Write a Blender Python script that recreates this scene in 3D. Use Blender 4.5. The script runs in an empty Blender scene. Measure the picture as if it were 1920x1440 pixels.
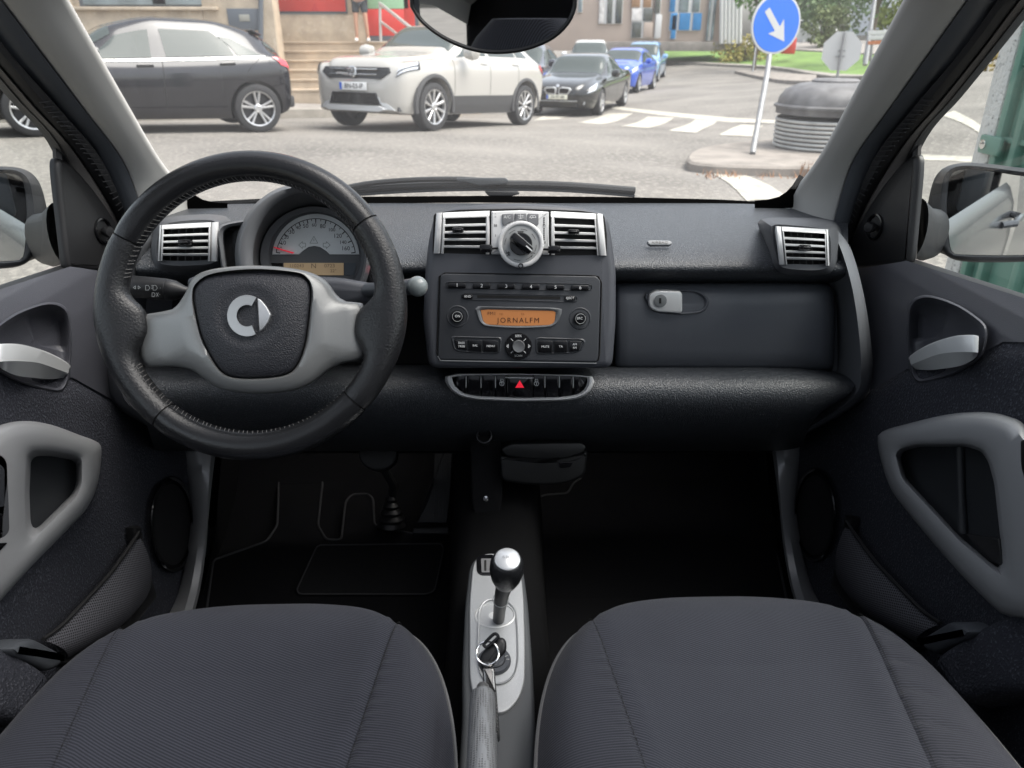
import bpy, bmesh, math, random
import numpy as np
from mathutils import Vector as V, Matrix
R = math.radians
random.seed(4)
sc = bpy.context.scene
col = sc.collection
# ---------------------------------------------------------------- camera
FPX = 1400.0                       # focal length in pixels of the 1920 wide photograph
TH, PSI = R(24.8), R(1.43)         # pitch down, yaw to the right
CAM = V((0, 0, 1.30))
FW = V((math.sin(PSI)*math.cos(TH), math.cos(PSI)*math.cos(TH), -math.sin(TH)))
RT = V((math.cos(PSI), -math.sin(PSI), 0))
UP = RT.cross(FW)
cd = bpy.data.cameras.new('camera')
cam = bpy.data.objects.new('camera', cd); col.objects.link(cam)
cam.matrix_world = Matrix(((RT.x, UP.x, -FW.x, CAM.x), (RT.y, UP.y, -FW.y, CAM.y), (RT.z, UP.z, -FW.z, CAM.z), (0, 0, 0, 1)))
cd.sensor_width = 36; cd.lens = FPX/1920*36; cd.clip_start = .02; cd.clip_end = 900
cd.dof.use_dof = True; cd.dof.focus_distance = 1.05; cd.dof.aperture_fstop = 8.0
sc.camera = cam
# ---------------------------------------------------------------- sky, sun, exposure
w = bpy.data.worlds.new('World'); sc.world = w; w.use_nodes = True
nt = w.node_tree; bg = nt.nodes['Background']
sky = nt.nodes.new('ShaderNodeTexSky'); sky.sky_type = 'NISHITA'; sky.sun_disc = False
SUN_EL, SUN_AZ = R(62), R(100)     # azimuth clockwise from +Y
sky.sun_elevation = SUN_EL; sky.sun_rotation = SUN_AZ
sky.dust_density = 4; sky.air_density = 1; sky.ozone_density = 1
hs = nt.nodes.new('ShaderNodeHueSaturation'); hs.inputs['Saturation'].default_value = .36
nt.links.new(sky.outputs[0], hs.inputs['Color']); nt.links.new(hs.outputs[0], bg.inputs[0])
bg.inputs[1].default_value = .15
sd = bpy.data.lights.new('sun', 'SUN'); sd.energy = 1.5; sd.angle = R(50); sd.color = (1, .95, .88)
sun = bpy.data.objects.new('sun', sd); col.objects.link(sun)
sdir = V((math.sin(SUN_AZ)*math.cos(SUN_EL), math.cos(SUN_AZ)*math.cos(SUN_EL), math.sin(SUN_EL)))
sun.rotation_euler = sdir.to_track_quat('Z', 'Y').to_euler()
vs = sc.view_settings; vs.view_transform = 'Standard'; vs.look = 'None'; vs.gamma = 1; vs.exposure = 1.4
try: vs.use_curve_mapping = False
except Exception: pass
sc.render.engine = 'CYCLES'
sc.cycles.max_bounces = 8; sc.cycles.transparent_max_bounces = 16; sc.cycles.use_denoising = True
sc.cycles.caustics_reflective = False; sc.cycles.caustics_refractive = False
# ---------------------------------------------------------------- pixel -> place
def ray(px, py): return FW + RT*((px-960)/FPX) + UP*((720-py)/FPX)
def PD(px, py, d): return CAM + ray(px, py)*d
def PY(px, py, Y): r = ray(px, py); return CAM + r*(Y/r.y)
def PX(px, py, X): r = ray(px, py); return CAM + r*(X/r.x)
def PZ(px, py, z): r = ray(px, py); return CAM + r*(z/r.z)      # z relative to the camera
class PL:                                                        # a plane that pixels are cast on
    def __init__(s, o, n): s.o = V(o); s.n = V(n).normalized()
    def p(s, px, py, h=0):
        r = ray(px, py); return CAM + r*(((s.o + s.n*h) - CAM).dot(s.n)/r.dot(s.n))
    def fr(s, px, py, h=0):
        a = s.p(px, py, h); ex = (s.p(px+1, py, h)-a); m = ex.length; ex.normalize(); return a, ex, s.n.cross(ex), m
# ---------------------------------------------------------------- 2D outlines (pixel lists)
def rp(pts, r, k=4):
    out = []; n = len(pts); rs = r if isinstance(r, (list, tuple)) else [r]*n
    for i in range(n):
        p = V(pts[i]).to_2d(); a = V(pts[i-1]).to_2d()-p; b = V(pts[(i+1) % n]).to_2d()-p
        q = min(rs[i], a.length*.48, b.length*.48)
        if q < .05: out.append((p.x, p.y)); continue
        s = p+a.normalized()*q; e = p+b.normalized()*q
        for j in range(k+1):
            t = j/k; c = s*(1-t)**2 + p*2*t*(1-t) + e*t*t; out.append((c.x, c.y))
    return out
def crv(pts, k=6, closed=True):
    n = len(pts); out = []; P = [V(p) for p in pts]
    rng = range(n) if closed else range(n-1)
    for i in rng:
        if closed: a, b, c, d = P[i-1], P[i], P[(i+1) % n], P[(i+2) % n]
        else: a, b, c, d = P[max(i-1, 0)], P[i], P[i+1], P[min(i+2, n-1)]
        for j in range(k):
            t = j/k
            out.append(tuple(.5*((2*b)+(c-a)*t+(2*a-5*b+4*c-d)*t*t+(3*b-a-3*c+d)*t**3)))
    if not closed: out.append(tuple(P[-1]))
    return out
def ell(cx, cy, rx, ry, n=40, a0=0, a1=360, rot=0):
    full = abs(a1-a0) >= 360; m = n if full else n+1; o = []
    for i in range(m):
        a = R(a0+(a1-a0)*i/n); x, y = rx*math.cos(a), -ry*math.sin(a); c, s_ = math.cos(R(rot)), math.sin(R(rot))
        o.append((cx+x*c-y*s_, cy+x*s_+y*c))
    return o
def resamp(pts, n):
    P = np.array([tuple(p) for p in pts], float); Q = np.vstack([P, P[:1]])
    L = np.r_[0, np.cumsum(np.linalg.norm(np.diff(Q, axis=0), axis=1))]
    t = np.linspace(0, L[-1], n, endpoint=False)
    return [tuple(np.interp(t, L, Q[:, k])[i] for k in range(P.shape[1])) for i in range(n)]
def polar(pts, c, n=72):                                         # outline sampled by angle about c
    P = [(p[0]-c[0], p[1]-c[1]) for p in pts]; out = []
    for i in range(n):
        a = 2*math.pi*i/n; dx, dy = math.cos(a), math.sin(a); best = None
        for j in range(len(P)):
            x1, y1 = P[j-1]; x2, y2 = P[j]; ex, ey = x2-x1, y2-y1; den = dx*ey-dy*ex
            if abs(den) < 1e-9: continue
            t = (x1*ey-y1*ex)/den; u = (x1*dy-y1*dx)/den
            if t > 0 and -1e-6 <= u <= 1+1e-6 and (best is None or t > best): best = t
        out.append((c[0]+dx*(best or 0), c[1]+dy*(best or 0)))
    return out
# ---------------------------------------------------------------- objects
WL = {}
def thing(name, label=None, cat=None, loc=(0, 0, 0), group=None, rotz=0, scale=1):
    o = bpy.data.objects.new(name, None); col.objects.link(o); o.location = loc; o.empty_display_size = .1
    o.rotation_euler = (0, 0, rotz); o.scale = (scale,)*3
    WL[o] = V(loc) if (rotz == 0 and scale == 1) else V((0, 0, 0))
    return tag(o, label, cat, group)
def tag(o, label=None, cat=None, group=None, kind=None):
    if label: o['label'] = label
    if cat: o['category'] = cat
    if group: o['group'] = group
    if kind: o['kind'] = kind
    return o
def mesh(name, vs_, fs, m, parent=None, smooth=True, sub=0, ang=38, fix=True):
    me = bpy.data.meshes.new(name); me.from_pydata([tuple(v) for v in vs_], [], fs)
    if fix:
        bm = bmesh.new(); bm.from_mesh(me); bmesh.ops.recalc_face_normals(bm, faces=bm.faces[:]); bm.to_mesh(me); bm.free()
    return put(name, me, m, parent, smooth, sub, ang)
def put(name, me, m, parent=None, smooth=True, sub=0, ang=38):
    if m and not me.materials: me.materials.append(m)
    if smooth:
        me.shade_smooth()
        if not sub: me.set_sharp_from_angle(angle=R(ang))
    o = bpy.data.objects.new(name, me); col.objects.link(o)
    if parent: o.parent = parent; o.location = -WL.get(parent, V())
    WL[o] = V()
    if sub:
        s = o.modifiers.new('sub', 'SUBSURF'); s.levels = s.render_levels = sub
    return o
class MB:                                                        # several shapes in ONE mesh
    def __init__(s): s.v = []; s.f = []
    def add(s, vs_, fs):
        k = len(s.v); s.v += [tuple(v) for v in vs_]; s.f += [tuple(i+k for i in f) for f in fs]; return s
    def build(s, name, m, parent=None, **kw): return mesh(name, s.v, s.f, m, parent, **kw)
def loft(rings, closed=True, cap0=False, cap1=False, loop=False):
    n = len(rings[0]); v = [p for r in rings for p in r]; f = []; k = len(rings)
    for i in range(k if loop else k-1):
        a, b = i*n, ((i+1) % k)*n
        for j in range(n if closed else n-1):
            j2 = (j+1) % n; f.append((a+j, a+j2, b+j2, b+j))
    if cap0: f.append(tuple(range(n-1, -1, -1)))
    if cap1: f.append(tuple((k-1)*n+j for j in range(n)))
    return v, f
def grid(rows): return loft(rows, closed=False)
def box(c, s, rot=None):
    c = V(c); v = []
    for x in (-1, 1):
        for y in (-1, 1):
            for z in (-1, 1):
                p = V((x*s[0]/2, y*s[1]/2, z*s[2]/2)); v.append(c+(rot@p if rot else p))
    return v, [(0, 1, 3, 2), (4, 6, 7, 5), (0, 4, 5, 1), (2, 3, 7, 6), (0, 2, 6, 4), (1, 5, 7, 3)]
def bbox(c, s, b=.004, rot=None):                                # box with bevelled edges
    bm = bmesh.new(); bmesh.ops.create_cube(bm, size=1); bmesh.ops.scale(bm, vec=s, verts=bm.verts)
    bmesh.ops.bevel(bm, geom=bm.edges[:], offset=b, segments=2, affect='EDGES', profile=.5)
    v = [V(c)+(rot@x.co if rot else x.co) for x in bm.verts]; bm.verts.index_update()
    f = [tuple(q.index for q in x.verts) for x in bm.faces]; bm.free(); return v, f
def frames(path, closed=False):
    n = len(path); T = []
    for i in range(n):
        a = path[i-1] if (i or closed) else path[0]; b = path[(i+1) % n] if (i < n-1 or closed) else path[-1]
        T.append((b-a).normalized())
    ref = V((0, 0, 1)) if abs(T[0].z) < .9 else V((1, 0, 0))
    N = [(ref-T[0]*ref.dot(T[0])).normalized()]
    for i in range(1, n): q = N[-1]-T[i]*N[-1].dot(T[i]); N.append(q.normalized())
    return T, N
def tube(path, r, n=8, closed=False, caps=True):
    path = [V(p) for p in path]; T, N = frames(path, closed); rings = []
    rs = r if isinstance(r, (list, tuple)) else [r]*len(path)
    for p, t, nn, q in zip(path, T, N, rs):
        b = t.cross(nn); rings.append([p+(nn*math.cos(2*math.pi*i/n)+b*math.sin(2*math.pi*i/n))*q for i in range(n)])
    return loft(rings, True, caps and not closed, caps and not closed, closed)
def basis(n):
    n = V(n).normalized(); a = V((0, 0, 1)) if abs(n.z) < .95 else V((1, 0, 0)); x = a.cross(n).normalized(); return x, n.cross(x), n
def lathe(prof, o, n, seg=32, cap0=True, cap1=True, sx=1, sy=1, ex=None):
    x, y, z = basis(n); o = V(o)
    if ex is not None: x = V(ex).normalized(); y = V(n).normalized().cross(x)
    rings = [[o+(x*math.cos(2*math.pi*i/seg)*sx+y*math.sin(2*math.pi*i/seg)*sy)*r+z*h for i in range(seg)] for r, h in prof]
    return loft(rings, True, cap0, cap1)
def inset2(P, d):
    n = len(P); ar = sum(P[i-1][0]*P[i][1]-P[i][0]*P[i-1][1] for i in range(n)); sg = 1 if ar > 0 else -1; out = []
    for i in range(n):
        a, b, c = V(P[i-1]), V(P[i]), V(P[(i+1) % n]); e1 = (b-a); e2 = (c-b)
        if e1.length < 1e-9 or e2.length < 1e-9: out.append(P[i]); continue
        e1.normalize(); e2.normalize(); n1 = V((-e1.y, e1.x)); n2 = V((-e2.y, e2.x)); m = n1+n2
        if m.length < 1e-6: m = n1
        m.normalize(); k = 1/max(.5, m.dot(n1)); q = b+m*d*k*sg; out.append((q.x, q.y))
    return out
def plate_g(pl, poly, h0, h1, bev=.002, k=3, base=False):
    a, ex, ey, m = pl.fr(*poly[0], h1); P3 = [pl.p(x, y, h1) for x, y in poly]
    P = [((p-a).dot(ex), (p-a).dot(ey)) for p in P3]
    def at(Q, h): return [a+ex*q[0]+ey*q[1]+pl.n*(h-h1) for q in Q]
    sg = 1 if h1 >= h0 else -1; bev = min(bev, abs(h1-h0)) if bev else 0
    rings = [at(P, h0), at(P, h1-sg*bev)]
    for i in range(1, k+1):
        if not bev: break
        t = i/k*math.pi/2; rings.append(at(inset2(P, bev*(1-math.cos(t))), h1-sg*bev*(1-math.sin(t))))
    return loft(rings, True, base, True)
def plate(name, pl, poly, h0, h1, m, parent=None, bev=.002, k=3, base=False, **kw):
    v, f = plate_g(pl, poly, h0, h1, bev, k, base); return mesh(name, v, f, m, parent, **kw)
def ring_g(pl, outer, inner, prof, n=72, c=None, cap=False):
    if c: A, B = polar(outer, c, n), polar(inner, c, n)
    else: A, B = resamp(outer, n), resamp(inner, n)
    rings = []
    for t, h in prof: rings.append([pl.p(a[0]*(1-t)+b[0]*t, a[1]*(1-t)+b[1]*t, h) for a, b in zip(A, B)])
    return loft(rings, True, False, cap)
def ring(name, pl, outer, inner, prof, m, parent=None, n=72, c=None, cap=False, **kw):
    v, f = ring_g(pl, outer, inner, prof, n, c, cap); return mesh(name, v, f, m, parent, **kw)
def text_g(s, size, align='CENTER', shear=0, sx=1, bold=0, sp=1):
    cu = bpy.data.curves.new('t', 'FONT'); cu.body = s; cu.size = size; cu.align_x = align; cu.align_y = 'CENTER'; cu.shear = shear
    cu.resolution_u = 3; cu.offset = bold*size; cu.space_character = sp
    o = bpy.data.objects.new('t', cu); col.objects.link(o); dg = bpy.context.evaluated_depsgraph_get()
    me = bpy.data.meshes.new_from_object(o.evaluated_get(dg)); v = [(p.co.x*sx, p.co.y) for p in me.vertices]
    f = [tuple(p.vertices) for p in me.polygons]; bpy.data.objects.remove(o); bpy.data.curves.remove(cu); bpy.data.meshes.remove(me)
    return v, f
def text_on(pl, s, px, py, hpx, h=.0004, ang=0, sx=1, bold=.012, align='CENTER', sp=1):
    a, ex, ey, m = pl.fr(px, py, h); v, f = text_g(s, hpx*m/.7, align, 0, sx, 0, sp); c, s_ = math.cos(R(ang)), math.sin(R(ang))
    return [a+ex*(x*c-y*s_)+ey*(x*s_+y*c) for x, y in v], f
def text(name, pl, s, px, py, hpx, m, parent, **kw):
    v, f = text_on(pl, s, px, py, hpx, **kw); return mesh(name, v, f, m, parent, smooth=False, fix=False)
def lines_on(pl, segs, wpx, h=.0004):                            # thin flat strokes on a plane, polylines in pixels
    mb = MB()
    for s in segs:
        for i in range(len(s)-1):
            a, b = V(s[i]), V(s[i+1]); d = b-a
            if d.length < 1e-6: continue
            d.normalize(); nn = V((-d.y, d.x))*wpx/2; a = a-d*wpx*.3; b = b+d*wpx*.3
            mb.add([pl.p(*(a+nn), h), pl.p(*(b+nn), h), pl.p(*(b-nn), h), pl.p(*(a-nn), h)], [(0, 1, 2, 3)])
    return mb
# ---------------------------------------------------------------- materials
def M(name, c, rough=.5, metal=0, bump=None, var=None, coat=0, emit=None, spec=.5, spk=None, sheen=0, space='Object'):
    """bump=(scale, strength, dist, detail[, kind])  var=(scale, amount[, colour2])  spk=(scale, lo, hi, colour)"""
    m = bpy.data.materials.new(name); m.use_nodes = True; t = m.node_tree; b = t.nodes['Principled BSDF']; L = t.links.new
    c = tuple(c) if len(c) == 4 else tuple(c)+(1,)
    b.inputs['Base Color'].default_value = c; b.inputs['Roughness'].default_value = rough; b.inputs['Metallic'].default_value = metal
    b.inputs['Specular IOR Level'].default_value = spec; b.inputs['Coat Weight'].default_value = coat; b.inputs['Coat Roughness'].default_value = .06
    if sheen: b.inputs['Sheen Weight'].default_value = sheen; b.inputs['Sheen Roughness'].default_value = .5
    tc = t.nodes.new('ShaderNodeTexCoord'); co = tc.outputs[space]
    if emit: b.inputs['Emission Color'].default_value = tuple(emit[:3])+(1,); b.inputs['Emission Strength'].default_value = emit[3]
    src = None
    if var:
        nz = t.nodes.new('ShaderNodeTexNoise'); nz.inputs['Scale'].default_value = var[0]; nz.inputs['Detail'].default_value = 5; L(co, nz.inputs['Vector'])
        mx = t.nodes.new('ShaderNodeMix'); mx.data_type = 'RGBA'
        rr = t.nodes.new('ShaderNodeMapRange'); rr.inputs[1].default_value = .3; rr.inputs[2].default_value = .7; L(nz.outputs[0], rr.inputs[0]); L(rr.outputs[0], mx.inputs[0])
        a = var[1]; c2 = var[2] if len(var) > 2 else tuple(x*(1+a) for x in c[:3])
        mx.inputs[6].default_value = tuple(x*(1-a) for x in c[:3])+(1,); mx.inputs[7].default_value = tuple(c2)+(1,)
        L(mx.outputs[2], b.inputs['Base Color']); src = mx.outputs[2]
    if spk:
        vo = t.nodes.new('ShaderNodeTexNoise'); vo.inputs['Scale'].default_value = spk[0]; vo.inputs['Detail'].default_value = 2; L(co, vo.inputs['Vector'])
        r2 = t.nodes.new('ShaderNodeMapRange'); r2.inputs[1].default_value = spk[1]; r2.inputs[2].default_value = spk[2]; L(vo.outputs[0], r2.inputs[0])
        m2 = t.nodes.new('ShaderNodeMix'); m2.data_type = 'RGBA'; L(r2.outputs[0], m2.inputs[0]); m2.inputs[6].default_value = c
        if src: L(src, m2.inputs[6])
        m2.inputs[7].default_value = tuple(spk[3])+(1,); L(m2.outputs[2], b.inputs['Base Color'])
    if bump:
        kind = bump[4] if len(bump) > 4 else 'noise'
        if kind == 'voronoi':
            nz = t.nodes.new('ShaderNodeTexVoronoi'); nz.inputs['Scale'].default_value = bump[0]; out = nz.outputs['Distance']
        else:
            nz = t.nodes.new('ShaderNodeTexNoise'); nz.inputs['Scale'].default_value = bump[0]; nz.inputs['Detail'].default_value = bump[3]; out = nz.outputs[0]
        L(co, nz.inputs['Vector']); bp = t.nodes.new('ShaderNodeBump'); bp.inputs['Strength'].default_value = bump[1]; bp.inputs['Distance'].default_value = bump[2]
        L(out, bp.inputs['Height']); L(bp.outputs[0], b.inputs['Normal'])
    return m
def glass_mat(name, tint=(1, 1, 1), refl=1.0, haze=0, rough=.0, ior=1.5):
    m = bpy.data.materials.new(name); m.use_nodes = True; t = m.node_tree; t.nodes.clear(); L = t.links.new
    o = t.nodes.new('ShaderNodeOutputMaterial'); tr = t.nodes.new('ShaderNodeBsdfTransparent'); tr.inputs[0].default_value = tuple(tint)+(1,)
    gl = t.nodes.new('ShaderNodeBsdfGlossy'); gl.inputs['Roughness'].default_value = rough; gl.inputs[0].default_value = (refl, refl, refl, 1)
    lw = t.nodes.new('ShaderNodeLayerWeight'); lw.inputs[0].default_value = .5; pw = t.nodes.new('ShaderNodeMath'); pw.operation = 'POWER'; pw.inputs[1].default_value = 5; L(lw.outputs['Facing'], pw.inputs[0])
    fr = t.nodes.new('ShaderNodeMapRange'); fr.inputs[3].default_value = .045; fr.inputs[4].default_value = 1; L(pw.outputs[0], fr.inputs[0]); mx = t.nodes.new('ShaderNodeMixShader')
    L(fr.outputs[0], mx.inputs[0]); L(tr.outputs[0], mx.inputs[1]); L(gl.outputs[0], mx.inputs[2]); res = mx.outputs[0]
    if haze:
        df = t.nodes.new('ShaderNodeBsdfTranslucent'); df.inputs[0].default_value = (.9, .9, .9, 1); m2 = t.nodes.new('ShaderNodeMixShader')
        tc = t.nodes.new('ShaderNodeTexCoord'); nz = t.nodes.new('ShaderNodeTexNoise'); nz.inputs['Scale'].default_value = 7; nz.inputs['Detail'].default_value = 6
        L(tc.outputs['Object'], nz.inputs['Vector']); mr = t.nodes.new('ShaderNodeMapRange'); mr.inputs[3].default_value = haze*.6; mr.inputs[4].default_value = haze*1.4
        L(nz.outputs[0], mr.inputs[0]); L(mr.outputs[0], m2.inputs[0]); L(res, m2.inputs[1]); L(df.outputs[0], m2.inputs[2]); res = m2.outputs[0]
    L(res, o.inputs[0]); return m
m_black = M('black_plastic', (.012, .012, .013), .42)
m_gblack = M('gloss_black', (.006, .006, .007), .12)
m_dark = M('dark_cavity', (.004, .004, .004), .8)
m_rubber = M('rubber', (.015, .015, .016), .6, bump=(300, .3, .0006, 3))
m_white = M('white_print', (.75, .76, .76), .5)
m_grey_print = M('grey_print', (.35, .36, .36), .5)
m_chrome = M('chrome', (.8, .8, .8), .12, 1)
m_silver = M('silver_plastic', (.58, .59, .60), .33, .3)
# ================================================================ OUTSIDE: ground
CP = [(48,253,8.3),(490,249,9.3),(808,245,10.07),(978,235,12.07),(1127,215,17.5),(1171,195,20.2),(1200,173,27.),(1228,165,29.5),
      (1410,290,8.2),(1540,300,8.4),(1300,318,7.3),(600,214,14.5),(250,214,13.),(1450,226,14.),(1250,118,42.),(1640,138,30.),(1180,78,52.),
      (1420,345,6.2),(700,330,5.6),(1780,250,9.0),(1800,150,16.)]
GP = [tuple(PD(a, b, d)) for a, b, d in CP] + [(0,0,0),(-2.5,0,.05),(2.5,0,0),(-2.5,2.5,.08),(2.5,2.5,0.),(0,-4,0),(-3.5,5,.2)]
GP = np.array(GP)
def _tps(P, lam=.02):
    n = len(P); X = P[:, :2]; d2 = ((X[:, None]-X[None])**2).sum(-1); K = .5*d2*np.log(d2+1e-9)
    A = np.zeros((n+3, n+3)); A[:n, :n] = K+lam*np.eye(n); A[:n, n] = 1; A[:n, n+1:] = X; A[n, :n] = 1; A[n+1:, :n] = X.T
    return np.linalg.solve(A, np.r_[P[:, 2], 0, 0, 0])
TW = _tps(GP)
def gz(x, y):
    d2 = (GP[:, 0]-x)**2+(GP[:, 1]-y)**2; z = float((TW[:-3]*.5*d2*np.log(d2+1e-9)).sum()+TW[-3]+TW[-2]*x+TW[-1]*y)
    r = math.hypot(x, y); k = min(1, max(0, (r-56)/40)); k = k*k*(3-2*k); z = max(-1.2, min(1.1, z)) 
    back = min(1, max(0, (2-y)/6)); z = z*(1-back)+0*back
    return z*(1-k)+.7*k
def GH(px, py, h=.004):
    r = ray(px, py); t = 2.; 
    for i in range(4000):
        p = CAM+r*t
        if p.z <= gz(p.x, p.y)+h: break
        t += .02+.004*t
    lo, hi = t-(.02+.004*t), t
    for _ in range(25):
        m = (lo+hi)/2; p = CAM+r*m
        if p.z <= gz(p.x, p.y)+h: hi = m
        else: lo = m
    p = CAM+r*hi; return V((p.x, p.y, gz(p.x, p.y)+h))
m_road = M('worn_asphalt', (.165, .153, .138), .9, bump=(30, .6, .02, 8), var=(.6, .32), spk=(22, .52, .66, (.25, .232, .207)))
m_mark = M('road_paint', (.38, .36, .31), .8, var=(9, .3))
m_pave = M('pavement', (.25, .23, .21), .9, bump=(30, .4, .01, 6), var=(2.5, .2))
m_kerb = M('kerb_stone', (.27, .25, .22), .85, bump=(40, .4, .01, 5), var=(5, .2))
xs = [math.sinh(t)*3.2 for t in np.linspace(-5.2, 5.2, 150)]; ys = [math.sinh(t)*3.0 for t in np.linspace(-4.3, 5.4, 150)]
rows = [[(x, y, gz(x, y)) for x in xs] for y in ys]
road = tag(mesh('road', *grid(rows), m_road), kind='structure')
def stripe(name, q, m, h=.006, k=5):
    q = [GH(*p, 0) for p in q]; rws = []
    for i in range(k+1):
        t = i/k; a = q[0].lerp(q[3], t); b = q[1].lerp(q[2], t); rw = []
        for j in range(k+1): p = a.lerp(b, j/k); rw.append((p.x, p.y, gz(p.x, p.y)+h))
        rws.append(rw)
    return mesh(name, *grid(rws), m, road)
for q in ([(1020,216),(1075,214),(1045,224),(1000,226)], [(1082,230),(1140,213),(1187,213),(1128,234)], [(1164,237),(1215,219),(1264,221),(1215,241)],
          [(1252,246),(1303,225),(1346,227),(1305,250)], [(1348,254),(1390,234),(1431,236),(1410,257)]): stripe('crosswalk_stripe', q, m_mark)
stripe('stop_line', [(1147,199),(1455,226),(1455,232),(1147,204)], m_mark)
stripe('road_marking', [(1325,320),(1382,322),(1478,372),(1400,378)], m_mark)
stripe('road_marking', [(1762,216),(1790,208),(1850,246),(1838,252)], m_mark)
stripe('road_marking', [(1730,290),(1840,296),(1840,306),(1720,300)], m_mark)
# pavement and kerb in front of the stone building
def strip_on_ground(name, front, back, m, h, parent=None, kind=None):
    mb = MB(); A = [GH(*p, 0) for p in front]; B = [GH(*p, 0) for p in back]
    A = [V(p) for p in crv(A, 4, False)]; B = [V(p) for p in crv(B, 4, False)]
    mb.add(*grid([[(p.x, p.y, gz(p.x, p.y)-.05) for p in A], [(p.x, p.y, gz(p.x, p.y)+h) for p in A], [(p.x, p.y, gz(p.x, p.y)+h) for p in B], [(p.x, p.y, gz(p.x, p.y)-.05) for p in B]]))
    o = mb.build(name, m, parent, ang=30)
    if kind: o['kind'] = kind
    return o
strip_on_ground('pavement', [(-400,232),(100,226),(560,219),(660,216),(760,210)], [(-400,196),(100,190),(560,182),(660,180),(760,178)], m_pave, .13, kind='structure')
strip_on_ground('kerb', [(-400,235),(100,229),(560,222),(660,219),(760,213)], [(-400,231),(100,225),(560,218),(660,215),(760,209)], m_kerb, .14, kind='structure')
# traffic island in front of the sign and bin
m_isl = M('island_concrete', (.24, .215, .19), .9, bump=(25, .6, .012, 6), var=(4, .25))
isl = [GH(*p, 0) for p in ((1294,322),(1300,298),(1360,284),(1480,272),(1640,272),(1700,300),(1640,330),(1530,332),(1400,330))]
isl = [V(p) for p in crv(isl, 4)]
mb = MB(); mb.add(*loft([[p-V((0,0,.1)) for p in isl], [p+V((0,0,.07)) for p in isl], [p.lerp(sum(isl, V())/len(isl), .02)+V((0,0,.09)) for p in isl]], True, False, True))
tag(mb.build('traffic_island', m_isl, ang=30), kind='structure')
m_weed = M('dry_weed', (.30, .17, .10), .9, var=(30, .4)); wb = MB(); rnd = random.Random(3)
for i in range(200):
    x = rnd.choice((1330,1380,1440,1500,1512,1520))+rnd.gauss(0, 14); p = GH(x, 331+rnd.gauss(0, 2), 0); hh = rnd.uniform(.02, .07)*(2.2 if 1495 < x < 1530 else 1)
    a = rnd.uniform(0, 6.28); d = V((math.cos(a), math.sin(a), 0))*.008; t = p+V((rnd.gauss(0,.03), rnd.gauss(0,.03), hh)); wb.add([p-d, p+d, t], [(0,1,2)])
tag(wb.build('dry_weeds', m_weed, smooth=False, fix=False), 'reddish dry weeds along the island kerb', 'weeds', kind='stuff')
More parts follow.
